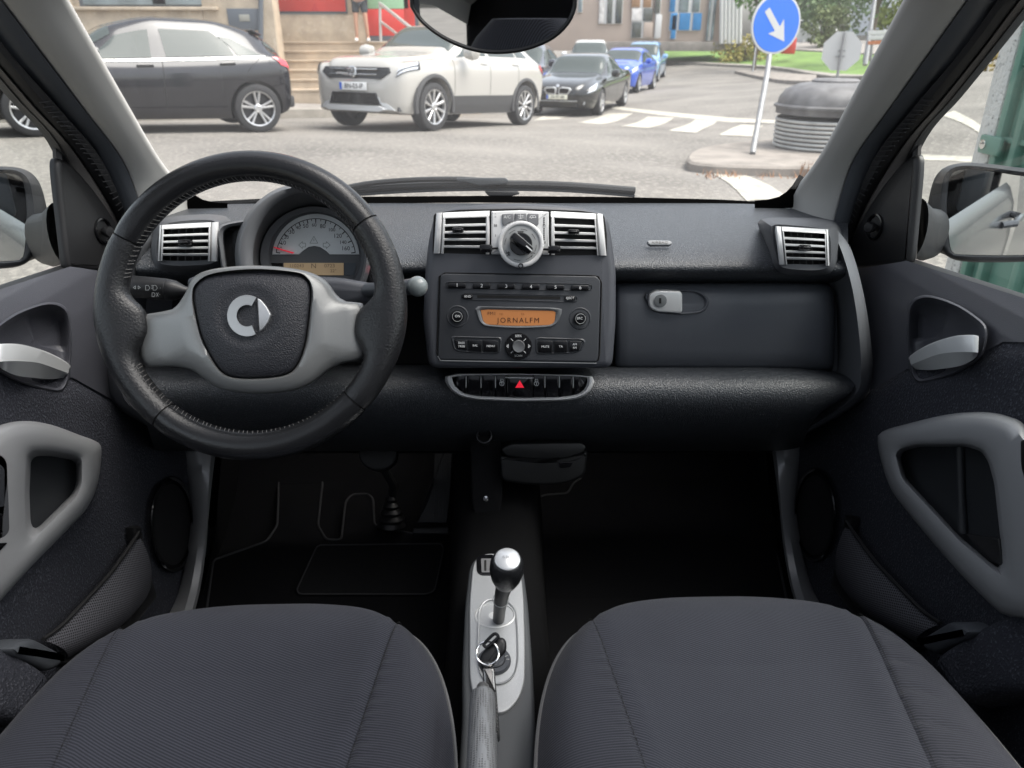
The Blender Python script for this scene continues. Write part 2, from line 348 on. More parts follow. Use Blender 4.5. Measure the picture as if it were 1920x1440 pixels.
# ================================================================ parked cars
def pchip(x, y, q):
    x = np.array(x, float); y = np.array(y, float); h = np.diff(x); s = np.diff(y)/h; d = np.zeros_like(y)
    for i in range(1, len(x)-1):
        if s[i-1]*s[i] > 0: w1 = 2*h[i]+h[i-1]; w2 = h[i]+2*h[i-1]; d[i] = (w1+w2)/(w1/s[i-1]+w2/s[i])
    d[0], d[-1] = s[0], s[-1]; i = np.clip(np.searchsorted(x, q)-1, 0, len(x)-2); t = (q-x[i])/h[i]
    return (2*t**3-3*t**2+1)*y[i]+(t**3-2*t**2+t)*h[i]*d[i]+(-2*t**3+3*t**2)*y[i+1]+(t**3-t**2)*h[i]*d[i+1]
class Car:
    """stations: (y, zbottom, zbelt, ztop, halfwidth, half roof width), y rising from tail to nose"""
    def __init__(s, st, f=9, fk=1, r=-9, rk=1): s.st = sorted([((f+(q[0]-f)*fk if q[0] > f else r+(q[0]-r)*rk if q[0] < r else q[0]),)+tuple(q[1:]) for q in st]); s.y = [r[0] for r in s.st]
    def sec(s, y):
        zb, zt, zr, w, wr = [float(pchip(s.y, [r[k] for r in s.st], y)) for k in range(1, 6)]
        cab = min(1, max(0, (zr-zt-.1)/.25)); H = zt-zb
        return [(0, zb), (w*.82, zb), (w*.94, zb+.05), (w*.985, zb+H*.3), (w, zb+H*.62), (w*.985, zb+H*.86), (w*.93, zt), (wr+(w*.93-wr)*.18*cab, zr-.06-.05*cab), (wr*.86, zr-.012), (wr*.45, zr), (0, zr+.004)]
    def S(s, y, t, side=1, off=0):
        P = s.sec(y); n = len(P)-1; t = min(max(t, 0), n-1e-6); i = int(t); u = t-i
        a, b, c, d = P[max(i-1, 0)], P[i], P[i+1], P[min(i+2, n)]
        if i+2 > n: d = (-P[n-1][0], P[n-1][1])
        if i == 0: a = b
        q = [.5*(2*b[k]+(c[k]-a[k])*u+(2*a[k]-5*b[k]+4*c[k]-d[k])*u*u+(3*b[k]-a[k]-3*c[k]+d[k])*u**3) for k in (0, 1)]
        if i in (5, 6): 
            l = [b[k]*(1-u)+c[k]*u for k in (0, 1)]; q = [q[k]*.4+l[k]*.6 for k in (0, 1)]
        p = V((side*q[0], y, q[1]))
        if off:
            e = .01; pa = s.S(y+e, t, side); pb = s.S(y-e, t, side); pc = s.S(y, min(t+.05, n-.001), side); pd = s.S(y, max(t-.05, 0), side)
            nn = (pa-pb).cross(pc-pd)
            if nn.length > 1e-9: p = p+nn.normalized()*off*(1 if side > 0 else -1)*(1 if nn.dot(p-V((0, y, .6)))*(1 if side > 0 else -1) > 0 else -1)
        return p
    def body(s, name, m, parent, arches, ny=72, per=3):
        ys = np.linspace(s.y[0], s.y[-1], ny); n = len(s.sec(0))-1; ts = [i/per for i in range(n*per+1)]
        rings = []
        for y in ys:
            r = [s.S(y, t, 1) for t in ts]; l = [s.S(y, t, -1) for t in ts[1:-1]][::-1]; rings.append(r+l)
        v, f = loft(rings, True, True, True); me = bpy.data.meshes.new('b'); me.from_pydata([tuple(p) for p in v], [], f)
        bm = bmesh.new(); bm.from_mesh(me); bmesh.ops.recalc_face_normals(bm, faces=bm.faces[:]); bm.to_mesh(me); bm.free()
        o = bpy.data.objects.new('b', me); col.objects.link(o); cut = MB()
        for (x0, x1, y, z, r) in arches: cut.add(*lathe([(r, x0), (r, x1)], (0, y, z), (1, 0, 0), 36))
        co = cut.build('c', None); md = o.modifiers.new('b', 'BOOLEAN'); md.object = co; md.operation = 'DIFFERENCE'; md.solver = 'EXACT'
        me2 = bpy.data.meshes.new_from_object(o.evaluated_get(bpy.context.evaluated_depsgraph_get()))
        bpy.data.objects.remove(o); bpy.data.objects.remove(co); me2.materials.clear()
        return put(name, me2, m, parent, ang=32)
    def patch(s, name, m, parent, t0, t1, yr, yf, side=1, off=.006, nt=6, ny=10):
        """area on the skin, t from t0 to t1, y from yr(k) to yf(k), k 0..1 up"""
        g = lambda q, k: q(k) if callable(q) else q
        rows = []
        for i in range(nt+1):
            k = i/nt; t = t0+(t1-t0)*k; rows.append([s.S(g(yr, k)+(g(yf, k)-g(yr, k))*j/ny, t, side, off) for j in range(ny+1)])
        return mesh(name, *grid(rows), m, parent)
    def across(s, name, m, parent, y0, y1, t0=7.0, t1=7.0, off=.006, ny=8):
        n = len(s.sec(0))-1; rows = []
        for i in range(ny+1):
            k = i/ny; y = y0+(y1-y0)*k; t = t0+(t1-t0)*k; half = [t+(n-.001-t)*j/6 for j in range(7)]
            rows.append([s.S(y, q, 1, off) for q in half]+[s.S(y, q, -1, off) for q in half[::-1]])
        return mesh(name, *grid(rows), m, parent)
lin = lambda a, b: (lambda k: a+(b-a)*k)
def cbr(*p): return lambda k: float(pchip([i/(len(p)-1) for i in range(len(p))], p, k))
m_tyre = M('tyre', (.025, .025, .027), .75, bump=(60, .3, .003, 3))
m_rimd = M('dark_rim', (.05, .05, .055), .4, .3)
m_alloy = M('alloy', (.62, .62, .63), .28, .9)
m_cglass = M('car_glass', (.055, .068, .066), .05, 0, spec=.35)
m_lamp = M('headlamp', (.46, .48, .51), .08, .2, coat=1)
m_tail = M('tail_lamp', (.62, .03, .05), .15, coat=1)
m_plast = M('grey_cladding', (.05, .05, .052), .6)
def wheel(parent, side, y, z, r, wd, style, xo):
    w_ = bpy.data.objects.new('wheel', None); col.objects.link(w_); w_.parent = parent; WL[w_] = V()
    n = V((side, 0, 0)); o = V((side*(xo-wd), y, z)); rim = r*.73
    mesh('tyre', *lathe([(rim*.92, .0), (r*.93, .0), (r, .03), (r, wd-.04), (r*.97, wd-.012), (r*.9, wd), (rim*1.02, wd), (rim, wd-.012), (rim*.97, wd-.05)], o, n, 40, False, False), m_tyre, w_)
    mesh('brake_disc', *lathe([(rim*.97, wd*.55), (rim*.6, wd*.56), (.01, wd*.56)], o, n, 32, False, True), m_rimd, w_)
    mb = MB(); mb.add(*lathe([(rim*.96, wd-.06), (rim*1.0, wd-.012), (rim*.985, wd-.004), (rim*.93, wd-.008), (rim*.91, wd-.05)], o, n, 40, False, False))
    mb.add(*lathe([(rim*.24, wd-.05), (rim*.24, wd-.02), (rim*.17, wd-.012), (rim*.16, wd-.016), (.001, wd-.016)], o, n, 24, False, True))
    X = V((0, 1, 0)); Z = V((0, 0, 1)); h = n
    def spoke(a0, a1, w0, w1):
        d0 = X*math.cos(a0)+Z*math.sin(a0); d1 = X*math.cos(a1)+Z*math.sin(a1); p0 = o+d0*rim*.18+h*(wd-.03); p1 = o+d1*rim*.93+h*(wd-.016)
        t = (p1-p0).normalized(); s_ = t.cross(h).normalized()
        q = [p0-s_*w0, p0+s_*w0, p1+s_*w1, p1-s_*w1]; qb = [p-h*.03 for p in q]; qi = [p0-s_*w0*.5+h*.008, p0+s_*w0*.5+h*.008, p1+s_*w1*.6+h*.006, p1-s_*w1*.6+h*.006]
        mb.add(q+qb+qi, [(0,1,5,4), (1,2,6,5), (2,3,7,6), (3,0,4,7), (0,1,9,8), (1,2,10,9), (2,3,11,10), (3,0,8,11), (8,9,10,11)])
    if style == 'double':
        for i in range(5):
            a = R(90+72*i)
            for s_ in (-1, 1): spoke(a+s_*.16, a+s_*.17, .013, .016)
    elif style == 'multi':
        for i in range(10): a = R(36*i+9); spoke(a, a+.16, .012, .024)
    elif style == 'star':
        for i in range(5): a = R(90+72*i+20); spoke(a, a, .03, .045)
    else:
        for i in range(7): a = R(360/7*i); spoke(a, a, .02, .03)
    mb.build('rim', m_alloy, w_, ang=25)
    return w_
def place_car(name, label, cat, pf, pr, wb, group='cars parked along the street', zs=1, xs=1):
    A, B = PD(*pf), PD(*pr); A.z = gz(A.x, A.y); B.z = gz(B.x, B.y); h = A-B; k = V((h.x, h.y)).length/wb; ang = math.atan2(h.y, h.x)-math.pi/2
    # the pixels mark the left wheels: step half a track to the right for the centre line
    s_ = V((math.cos(ang), math.sin(ang), 0)); c = (A+B)/2+s_*.895*xs*k
    t = thing(name, label, cat, tuple(c), group, rotz=ang, scale=k)
    t.scale = (k*xs, k, k*zs); t.rotation_euler = (math.atan2(h.z, V((h.x, h.y)).length), 0, ang)
    return t
def seam(c, parent, y, t0, t1, m, w_=.006, side=-1, dy=0): c.patch('door_seam', m, parent, t0, t1, lin(y-w_, y-w_+dy), lin(y+w_, y+w_+dy), side, .003, 8, 1)
m_seam = M('panel_gap', (.01, .01, .01), .7)
# ---- black hatchback, side on
def hatch_black():
    p = M('black_paint', (.013, .013, .017), .14, .2, coat=.7)
    t = place_car('parked_hatchback', 'black five door hatchback parked side on by the stone building', 'car', (70,254,8.1), (490,249,9.3), 2.70)
    c = Car([(2.19,.30,.52,.56,.50,.3),(2.12,.22,.60,.66,.72,.45),(1.85,.19,.70,.80,.84,.6),(1.35,.18,.80,.90,.88,.66),(.95,.18,.86,.97,.89,.68),(.25,.18,.88,1.33,.89,.60),(-.25,.18,.90,1.42,.89,.58),(-.8,.18,.925,1.42,.89,.57),(-1.35,.18,.96,1.32,.88,.54),(-1.75,.22,.98,1.17,.84,.52),(-1.98,.28,.93,1.02,.79,.50),(-2.08,.36,.80,.88,.70,.45),(-2.12,.42,.70,.74,.6,.4)], r=-1.4, rk=.72)
    xo = .885; ar = [(sx*.55, sx*1.1, y, .32, .365) for sx in (1, -1) for y in (1.35, -1.35)]
    c.body('body', p, t, ar)
    for sx in (-1, 1):
        for y in (1.35, -1.35): wheel(t, sx, y, .318, .318, .22, 'double', xo)
        o = c.patch('side_window', m_cglass, t, 6.12, 6.9, lin(-.08, -.10), cbr(.80, .55, .30), sx, .006)
        c.patch('side_window', m_cglass, t, 6.12, 6.9, cbr(-1.12, -1.05, -.85), lin(-.26, -.23), sx, .006)
        c.patch('quarter_window', m_cglass, t, 6.12, 6.75, cbr(-1.48, -1.34, -1.12), cbr(-1.16, -1.09, -.95), sx, .006)
        c.patch('chrome_strip', m_chrome, t, 6.0, 6.07, -1.52, .95, sx, .010, 1, 20)
        for y, dy in ((-.17, -.03), (.92, 0), (-1.25, -.2)): seam(c, t, y, 2.4 if y > -1 else 4.6, 6.0, m_seam, .005, sx, dy)
        for y in (.02, -1.0):
            h = c.patch('door_handle', m_seam, t, 5.3, 5.62, y-.11, y+.09, sx, .004, 2, 6)
            a = c.S(y-.08, 5.5, sx, .03); b = c.S(y+.08, 5.5, sx, .03); mesh('grip', *tube([c.S(y-.1, 5.5, sx, .0), a, b, c.S(y+.09, 5.5, sx, .0)], .011, 8), p, h)
        c.patch('tail_lamp', m_tail, t, 5.15, 5.98, cbr(-1.893, -1.868, -1.818), cbr(-1.731, -1.688, -1.616), sx, .01)
        c.patch('fuel_flap', m_seam, t, 5.0, 5.75, -1.58, -1.575, sx, .004, 6, 1)
        c.patch('sill_skirt', p, t, 1.9, 2.7, -.95, .95, sx, .02, 4, 8)
        c.patch('headlamp', m_lamp, t, 5.3, 6.3, lin(1.75, 1.6), lin(2.08, 2.0), sx, .012)
        mesh('door_mirror', *lathe([(.02, -.1), (.08, -.08), (.1, 0), (.09, .07), (.02, .1)], (sx*1.0, .62, .98), (0, 1, .1), 16), p, t)
    c.across('windscreen', m_cglass, t, .34, .86); c.across('rear_window', m_cglass, t, -1.587, -1.803)
    mesh('roof_spoiler', *bbox((0, -1.52, 1.285), (.98, .16, .022), .010, Matrix.Rotation(.45, 3, 'X')), p, t)
    mesh('rear_bumper_insert', *bbox((0, -1.890, .40), (1.3, .10, .16), .03), m_plast, t)
    return t
hatch_black()
# ---- pale beige SUV, three quarter front
def front_plane(t, y, tilt=0):                                    # plates on the nose, local coordinates (x, z)
    class Q:
        pass
    return None
def nose_plate(name, m, t, poly, y, depth=.03, bev=.008, tilt=0, curve=0):
    """polygon in (x,z) on the nose; pushed back by curve*x^2"""
    n = len(poly); rings = []
    cx = sum(p[0] for p in poly)/n; cz = sum(p[1] for p in poly)/n
    for s_, d in ((1, -.12), (1, depth-bev), (.97, depth)):
        rings.append([V((cx+(x-cx)*s_, y+d-curve*(cx+(x-cx)*s_)**2+tilt*(z-cz), cz+(z-cz)*s_)) for x, z in poly])
    return mesh(name, *loft(rings, True, False, True), m, t, ang=30)
def car_text(t, s, x, y, z, size, m, name='lettering', curve=0):
    v, f = text_g(s, size, bold=.01); return mesh(name, [V((x-a, y, z+b)) for a, b in v], f, m, t, smooth=False, fix=False)
def num_plate(t, y, z, s, w_=.52, m_bg=None, x0=0):
    b = mesh('number_plate', *bbox((x0, y, z), (w_, .012, .11), .004), m_bg or m_white, t)
    mesh('plate_band', *box((x0+w_/2-.028, y+.0075, z), (.045, .002, .10)), m_pblue, b)
    car_text(b, s, x0-.02, y+.0085, z, .095, m_seam)
    return b
m_pblue = M('plate_blue', (.02, .1, .5), .5)
def suv_beige():
    p = M('beige_paint', (.41, .397, .372), .24, coat=.8)
    t = place_car('parked_suv', 'pale beige compact SUV parked nose out before the stone steps', 'car', (815,245,10.0), (983,235,12.1), 2.59, zs=.9, xs=.86)
    c = Car([(2.14,.40,.66,.70,.58,.42),(2.08,.28,.80,.86,.74,.52),(1.95,.24,.90,.98,.85,.62),(1.3,.22,.98,1.05,.91,.68),(.95,.22,1.02,1.10,.92,.70),(.75,.22,1.03,1.18,.92,.70),(.15,.22,1.05,1.53,.92,.62),(-.4,.22,1.06,1.58,.92,.61),(-1.1,.22,1.08,1.55,.92,.58),(-1.6,.25,1.09,1.40,.90,.56),(-1.95,.32,1.0,1.10,.86,.55),(-2.08,.40,.8,.88,.76,.5)], f=1.4, fk=0.82)
    ar = [(sx*.55, sx*1.1, y, .345, .40) for sx in (1, -1) for y in (1.295, -1.295)]
    c.body('body', p, t, ar)
    for sx in (-1, 1):
        for y in (1.295, -1.295):
            wheel(t, sx, y, .342, .342, .22, 'multi', .915)
            arc = []; 
            for i in range(19):
                a = R(-12+204*i/18); arc.append((y+math.cos(a)*.40, .345+math.sin(a)*.40, y+math.cos(a)*.465, .345+math.sin(a)*.455))
            mb = MB(); mb.add(*grid([[(sx*.925, a[0], a[1]) for a in arc], [(sx*.935, a[0]*.7+a[2]*.3, a[1]*.7+a[3]*.3) for a in arc], [(sx*.925, a[2], a[3]) for a in arc], [(sx*.88, a[2], a[3]) for a in arc]])); mb.build('arch_cladding', m_plast, t)
        c.patch('side_window', m_cglass, t, 6.12, 6.9, lin(-.10, -.1), cbr(.72, .45, .2), sx)
        c.patch('side_window', m_cglass, t, 6.12, 6.9, cbr(-1.0, -.98, -.9), lin(-.2, -.18), sx)
        c.patch('quarter_window', m_cglass, t, 6.12, 6.8, cbr(-1.42, -1.3, -1.15), cbr(-1.06, -1.03, -.97), sx)
        c.patch('sill_cladding', m_plast, t, 1.6, 3.15, -.9, .9, sx, .012, 4, 8)
        for y, dy in ((-.15, 0), (.82, 0), (-1.02, 0)): seam(c, t, y, 3.15, 6.0, m_seam, .004, sx, dy)
        for y in (.0, -.95):
            c.patch('door_handle', p, t, 5.3, 5.55, y-.1, y+.1, sx, .03, 2, 6)
        c.patch('tail_lamp', m_tail, t, 4.9, 5.9, -2.03, cbr(-1.86, -1.8, -1.86), sx, .012)
        hl = c.patch('headlamp', m_gblack, t, 4.95, 5.92, lin(1.60, 1.57), lin(1.955, 1.90), sx, .012); c.patch('lamp_lens', m_lamp, hl, 5.45, 5.86, lin(1.63, 1.60), lin(1.945, 1.90), sx, .02); c.patch('lamp_lens', m_lamp, hl, 5.02, 5.3, lin(1.66, 1.63), lin(1.95, 1.92), sx, .02)
        mesh('door_mirror', *lathe([(.02, -.13), (.09, -.10), (.115, 0), (.10, .08), (.03, .12)], (sx*1.06, .58, 1.12), (sx*.8, .1, 0), 16), p, t)
        nose_plate('fog_surround', m_plast, t, [(sx*.50, .50), (sx*.72, .54), (sx*.74, .68), (sx*.56, .66)], 1.985, .01, .01, 0, .18)
        nose_plate('fog_insert', p, t, [(sx*.53, .53), (sx*.66, .56), (sx*.66, .65), (sx*.56, .64)], 1.986, .012, .01, 0, .18)
        nose_plate('silver_blade', m_silver, t, [(sx*.34, .47), (sx*.40, .50), (sx*.66, .34), (sx*.72, .29), (sx*.60, .30), (sx*.42, .42)], 2.015, .03, .01, 0, .15)
    c.across('windscreen', m_cglass, t, .24, .72); c.across('rear_window', m_cglass, t, -1.62, -1.9)
    g = nose_plate('grille', m_gblack, t, [(-.66,.79), (-.6,.86), (.6,.86), (.66,.79), (.5,.70), (-.5,.70)], 2.003, .02, .01, -.2, .12)
    mesh('chrome_bar', *bbox((0, 2.007, .83), (.9, .03, .014), .004), m_chrome, g)
    mesh('chrome_bar', *bbox((0, 2.015, .76), (.9, .03, .010), .004), m_chrome, g)
    e = MB(); e.add(*lathe([(.078, 0), (.078, .02), (.066, .022), (.066, .0)], (0, 2.015, .79), (0, 1, .1), 32, False, False))
    for q in ([(-.055,.04), (-.015,-.055), (.0,-.01), (.015,-.055), (.055,.04)], [(-.03,.055), (0,.0), (.03,.055)]):
        e.add(*tube([V((x, 2.027, .79+z)) for x, z in q], .007, 6))
    e.build('badge', m_chrome, t)
    num_plate(t, 2.027, .60, 'BN-03-IP'); nose_plate('lower_intake', m_gblack, t, [(-.5,.36), (-.42,.52), (.42,.52), (.5,.36)], 2.03, .02, .01, 0, .12)
    nose_plate('bumper_lip', m_silver, t, [(-.6,.30), (-.5,.345), (.5,.345), (.6,.30), (.5,.27), (-.5,.27)], 2.045, .03, .01, 0, .14)
    nose_plate('lower_cladding', m_plast, t, [(-.78,.28), (-.74,.42), (.74,.42), (.78,.28)], 2.0, .02, .01, 0, .16)
    return t
suv_beige()
# ---- dark saloon
def saloon_dark():
    p = M('anthracite_paint', (.016, .017, .017), .13, .3, coat=.8)
    t = place_car('parked_saloon', 'dark anthracite saloon with twin oval grille behind the beige SUV', 'car', (1127,215,17.3), (1171,195,19.6), 2.89, zs=.93)
    c = Car([(2.30,.36,.58,.62,.5,.4),(2.22,.26,.66,.72,.74,.5),(1.95,.2,.75,.84,.86,.62),(1.44,.19,.84,.93,.91,.68),(.85,.19,.90,1.0,.92,.70),(.1,.19,.92,1.42,.92,.62),(-.4,.19,.93,1.47,.92,.60),(-1.0,.19,.95,1.41,.92,.58),(-1.65,.2,.98,1.12,.91,.60),(-2.2,.24,.98,1.06,.88,.62),(-2.45,.34,.92,.98,.80,.6),(-2.54,.45,.75,.8,.7,.5)])
    ar = [(sx*.55, sx*1.1, y, .33, .375) for sx in (1, -1) for y in (1.445, -1.445)]
    c.body('body', p, t, ar)
    for sx in (-1, 1):
        for y in (1.445, -1.445): wheel(t, sx, y, .328, .328, .23, 'star', .915)
        c.patch('side_window', m_cglass, t, 6.12, 6.9, lin(-.2, -.2), cbr(.72, .4, .1), sx)
        c.patch('side_window', m_cglass, t, 6.12, 6.9, cbr(-1.25, -1.15, -.95), lin(-.3, -.28), sx)
        for y in (-.25, .85): seam(c, t, y, 2.4, 6.0, m_seam, .005, sx)
        for y in (-.08, -1.1): c.patch('door_handle', p, t, 5.3, 5.55, y-.1, y+.1, sx, .03, 2, 6)
        c.patch('headlamp', m_lamp, t, 4.9, 6.1, lin(1.95, 1.68), lin(2.24, 2.12), sx, .012)
        mesh('door_mirror', *lathe([(.02, -.12), (.08, -.09), (.1, 0), (.09, .08), (.03, .11)], (sx*1.04, .62, 1.0), (sx*.8, .1, 0), 16), p, t)
        k = nose_plate('kidney_grille', m_silver, t, rp([(sx*.03,.56), (sx*.03,.70), (sx*.10,.735), (sx*.29,.72), (sx*.34,.67), (sx*.27,.57)], .03), 2.30, .02, .008, 0, .15)
        nose_plate('grille_mesh', m_gblack, k, rp([(sx*.055,.585), (sx*.055,.69), (sx*.11,.71), (sx*.27,.70), (sx*.30,.665), (sx*.25,.59)], .02), 2.306, .022, .006, 0, .15)
        mesh('fog_lamp', *lathe([(.06, 0), (.06, .02), (.045, .03), (.01, .03)], (sx*.62, 2.22, .37), (0, 1, 0), 20), m_lamp, t)
    mesh('badge', *lathe([(.042, 0), (.042, .012), (.03, .014), (.005, .014)], (0, 2.27, .76), (0, 1, .7), 24), m_chrome, t)
    nose_plate('lower_grille', m_gblack, t, [(-.5,.27), (-.46,.35), (.46,.35), (.5,.27)], 2.30, .02, .01, 0, .15)
    mesh('chrome_bar', *bbox((0, 2.31, .405), (1.0, .03, .012), .004), m_silver, t)
    num_plate(t, 2.335, .50, '33-FF-88', m_bg=M('plate_cream', (.72, .72, .62), .5))
    c.across('windscreen', m_cglass, t, .17, .80); c.across('rear_window', m_cglass, t, -1.05, -1.6)
saloon_dark()
def small_car(name, label, paint, pf, pr, wb=2.54, roof=1.43, dark_front=False):
    t = place_car(name, label, 'car', pf, pr, wb); r_ = roof/1.43
    c = Car([(2.0,.36,.58,.64,.5,.4),(1.93,.26,.70,.78,.72,.5),(1.7,.2,.82,.90,.83,.6),(1.25,.18,.88,.97,.87,.66),(.95,.18,.92,1.03,.87,.68),(.2,.18,.93,1.36*r_,.87,.60),(-.3,.18,.94,1.43*r_,.87,.58),(-1.0,.18,.97,1.40*r_,.87,.56),(-1.5,.22,1.0,1.28*r_,.85,.54),(-1.85,.3,.95,1.0,.80,.5),(-1.97,.42,.75,.8,.7,.45)])
    c.body('body', paint, t, [(sx*.5, sx*1.1, y, .31, .35) for sx in (1, -1) for y in (1.27, -1.27)], 48, 2)
    for sx in (-1, 1):
        for y in (1.27, -1.27): wheel(t, sx, y, .31, .31, .2, 'star', .865)
        c.patch('side_window', m_cglass, t, 6.12, 6.9, lin(-.15, -.15), cbr(.78, .5, .22), sx)
        c.patch('side_window', m_cglass, t, 6.12, 6.9, cbr(-1.3, -1.2, -1.0), lin(-.24, -.22), sx)
        c.patch('headlamp', m_lamp, t, 4.9, 5.95, lin(1.6, 1.5), lin(1.95, 1.86), sx, .012)
        mesh('door_mirror', *lathe([(.02, -.12), (.08, -.09), (.1, 0), (.09, .08), (.03, .11)], (sx*1.0, .66, 1.0), (sx*.8, .1, 0), 12), paint, t)
        nose_plate('air_intake', m_gblack, t, [(sx*.5,.36), (sx*.62,.36), (sx*.66,.58), (sx*.54,.5)], 2.0, .02, .01, 0, .2)
    nose_plate('grille', m_gblack, t, [(-.5,.62), (-.45,.68), (.45,.68), (.5,.62)], 2.0, .02, .01, 0, .15); num_plate(t, 2.025, .5, '44-TR-02')
    c.across('windscreen', m_cglass, t, .27, .90); c.across('rear_window', m_cglass, t, -1.5, -1.8)
    return t
small_car('parked_blue_car', 'bright blue hatchback parked behind the dark saloon', M('blue_paint', (.03, .10, .55), .2, .2, coat=1), (1200,173,26.5), (1228,165,28.7))
small_car('parked_pale_car', 'light blue tall hatchback half hidden behind the bright blue one', M('pale_blue_paint', (.25, .45, .70), .2, .2, coat=1), (1236,158,33), (1247,152,35.2), 2.5, 1.56)
small_car('parked_white_car', 'white car beyond the dark saloon, only roof and windscreen showing', M('white_paint', (.6, .62, .62), .2, coat=1), (1146,104,33), (1149,98,35.6), 2.6, 1.5)
small_car('parked_grey_car', 'dark grey car glimpsed behind the rear-view mirror and saloon', M('grey_paint', (.035, .037, .055), .2, .3, coat=1), (1018,150,21.5), (1055,150,24.0), 2.6, 1.5)
# ================================================================ buildings
m_trav = M('travertine', (.46, .385, .295), .75, bump=(14, .5, .012, 8), var=(3.2, .18), spk=(11, .58, .74, (.52, .45, .36)))
m_trav2 = M('travertine_step', (.46, .37, .275), .7, bump=(20, .4, .01, 6), var=(2.2, .22))
m_alu = M('dark_frame', (.10, .115, .135), .45)
m_red = M('red_panel', (.62, .055, .045), .35, var=(1.2, .12))
m_redd = M('red_motif', (.48, .03, .03), .4)
m_green = M('green_poster', (.36, .62, .40), .4, var=(3, .1))
m_pane = M('window_pane', (.20, .25, .27), .08, var=(1.2, .5), coat=.3)
m_rail = M('rail_steel', (.62, .60, .58), .35, .6)
YB = 18.4
def pb(px, py, Y): return PY(px, py, Y)
def slab(name, px0, px1, py0, py1, Y, th, m, parent, b=.01):      # upright slab, face at Y, pixel corners
    a = pb(px0, py1, Y); c = pb(px1, py0, Y); x0, x1 = a.x, c.x; z0, z1 = a.z, c.z
    return mesh(name, *bbox(((x0+x1)/2, Y+th/2, (z0+z1)/2), (x1-x0, th, z1-z0), b), m, parent)
base = pb(600, 170, YB)
bl = thing('stone_building', 'cream stone shop building with broad steps and red window panels', 'building', (base.x, YB, base.z-1.2))
def wallseg(px0, px1, z0, z1, Y, th=.5, name='wall', m=None, par=None):
    x0, x1 = pb(px0, 100, Y).x, pb(px1, 100, Y).x
    return mesh(name, *bbox(((x0+x1)/2, Y+th/2, (z0+z1)/2), (x1-x0-.004, th, z1-z0), .012), m or m_trav, par or bl)
zt = 7.0; zg = pb(600, 215, 14.6).z-.6
zp = pb(600, 78, YB-.05).z
wallseg(-350, 150, zg, zt, YB-1.6); 
zw = pb(300, 14, YB-1.6).z
wallseg(150, 392, zg, zw, YB-1.6); wallseg(150, 392, zw+2.1, zt, YB-1.6); wallseg(392, 522, zg, zt, YB-1.6)
wallseg(515, 690, zp-.3, pb(600, 27, YB).z, YB); wallseg(638, 690, pb(600, 27, YB).z, zt, YB, .5); wallseg(640, 690, pb(600, 27, YB).z, zt, YB+.02, .4)
wallseg(515, 690, pb(600, 27, YB).z+2.4, zt, YB+.01); wallseg(690, 790, zp+2.9, zt, YB+.01); wallseg(780, 965, zp-.3, zt, YB)
wallseg(522, 900, zg, zp-.01, YB+.03, 1.0, 'platform')
for i in range(6):                                               # steps, lowest last
    z1 = zp-i*.178; y0 = YB-.05-i*.30
    x0, x1 = pb(523, 120, y0).x, pb(860, 120, y0).x
    stp = mesh('step', *bbox(((x0+x1)/2, y0+.2, z1-.5), (x1-x0, .9, 1.0), .012), m_trav2, bl)
    mesh('step_nosing', *bbox(((x0+x1)/2, y0-.245, z1-.02), (x1-x0, .06, .04), .008), m_trav2, stp)
wf = slab('window', 150, 392, -180, 14, YB-1.55, .06, m_alu, bl); slab('pane', 156, 280, -176, 9, YB-1.585, .05, m_pane, wf); slab('pane', 286, 386, -176, 9, YB-1.585, .05, m_pane, wf)
mesh('window_sill', *bbox((pb(271, 14, YB-1.6).x, YB-1.64, pb(271, 16, YB-1.6).z), (2.9, .16, .06), .01), m_trav, wf)
mailb = slab('meter_box', 430, 488, 16, 57, YB-1.64, .06, m_alu, bl); slab('meter_window', 449, 467, 27, 40, YB-1.655, .03, M('meter_window', (.28, .28, .25), .5), mailb)
mesh('downpipe', *tube([pb(489, 200, YB-1.68), pb(489, -300, YB-1.68)], .05, 8), m_alu, bl)
rf = slab('red_window', 518, 634, -190, 26, YB-.02, .06, m_alu, bl, .006); slab('red_pane', 521, 631, -186, 21, YB-.04, .05, m_red, rf, .004)
pn = PL(V((0, YB-.045, 0)), (0, -1, 0)); v = [pn.p(*q) for q in ((583,20), (597,20), (590,5))]; mesh('triangle_motif', v, [(0,1,2)], m_redd, rf, smooth=False)
df = slab('red_door', 688, 771, -250, 77, YB-.02, .06, m_alu, bl, .006); slab('kick_plate', 691, 768, 67, 76, YB-.03, .05, m_alu, df, .004)
slab('red_pane', 690, 757, 17, 67, YB-.04, .05, m_red, df, .004); slab('green_pane', 690, 757, -160, 16, YB-.04, .05, m_green, df, .004); slab('red_pane', 760, 768, -160, 67, YB-.04, .05, m_red, df, .004)
hr = thing('handrail', 'white diagonal steel handrail on the stone steps', 'handrail', tuple(pb(712, 76, YB-.6)))
mesh('rail', *tube([pb(712, 6, YB-.6), pb(780, 60, YB-2.2)], .035, 8), m_rail, hr); mesh('rail', *tube([pb(716, 42, YB-.6), pb(770, 84, YB-2.0)], .028, 8), m_rail, hr)
mesh('post', *tube([pb(712, 5, YB-.6), pb(714, 78, YB-.6)], .03, 8), m_rail, hr)
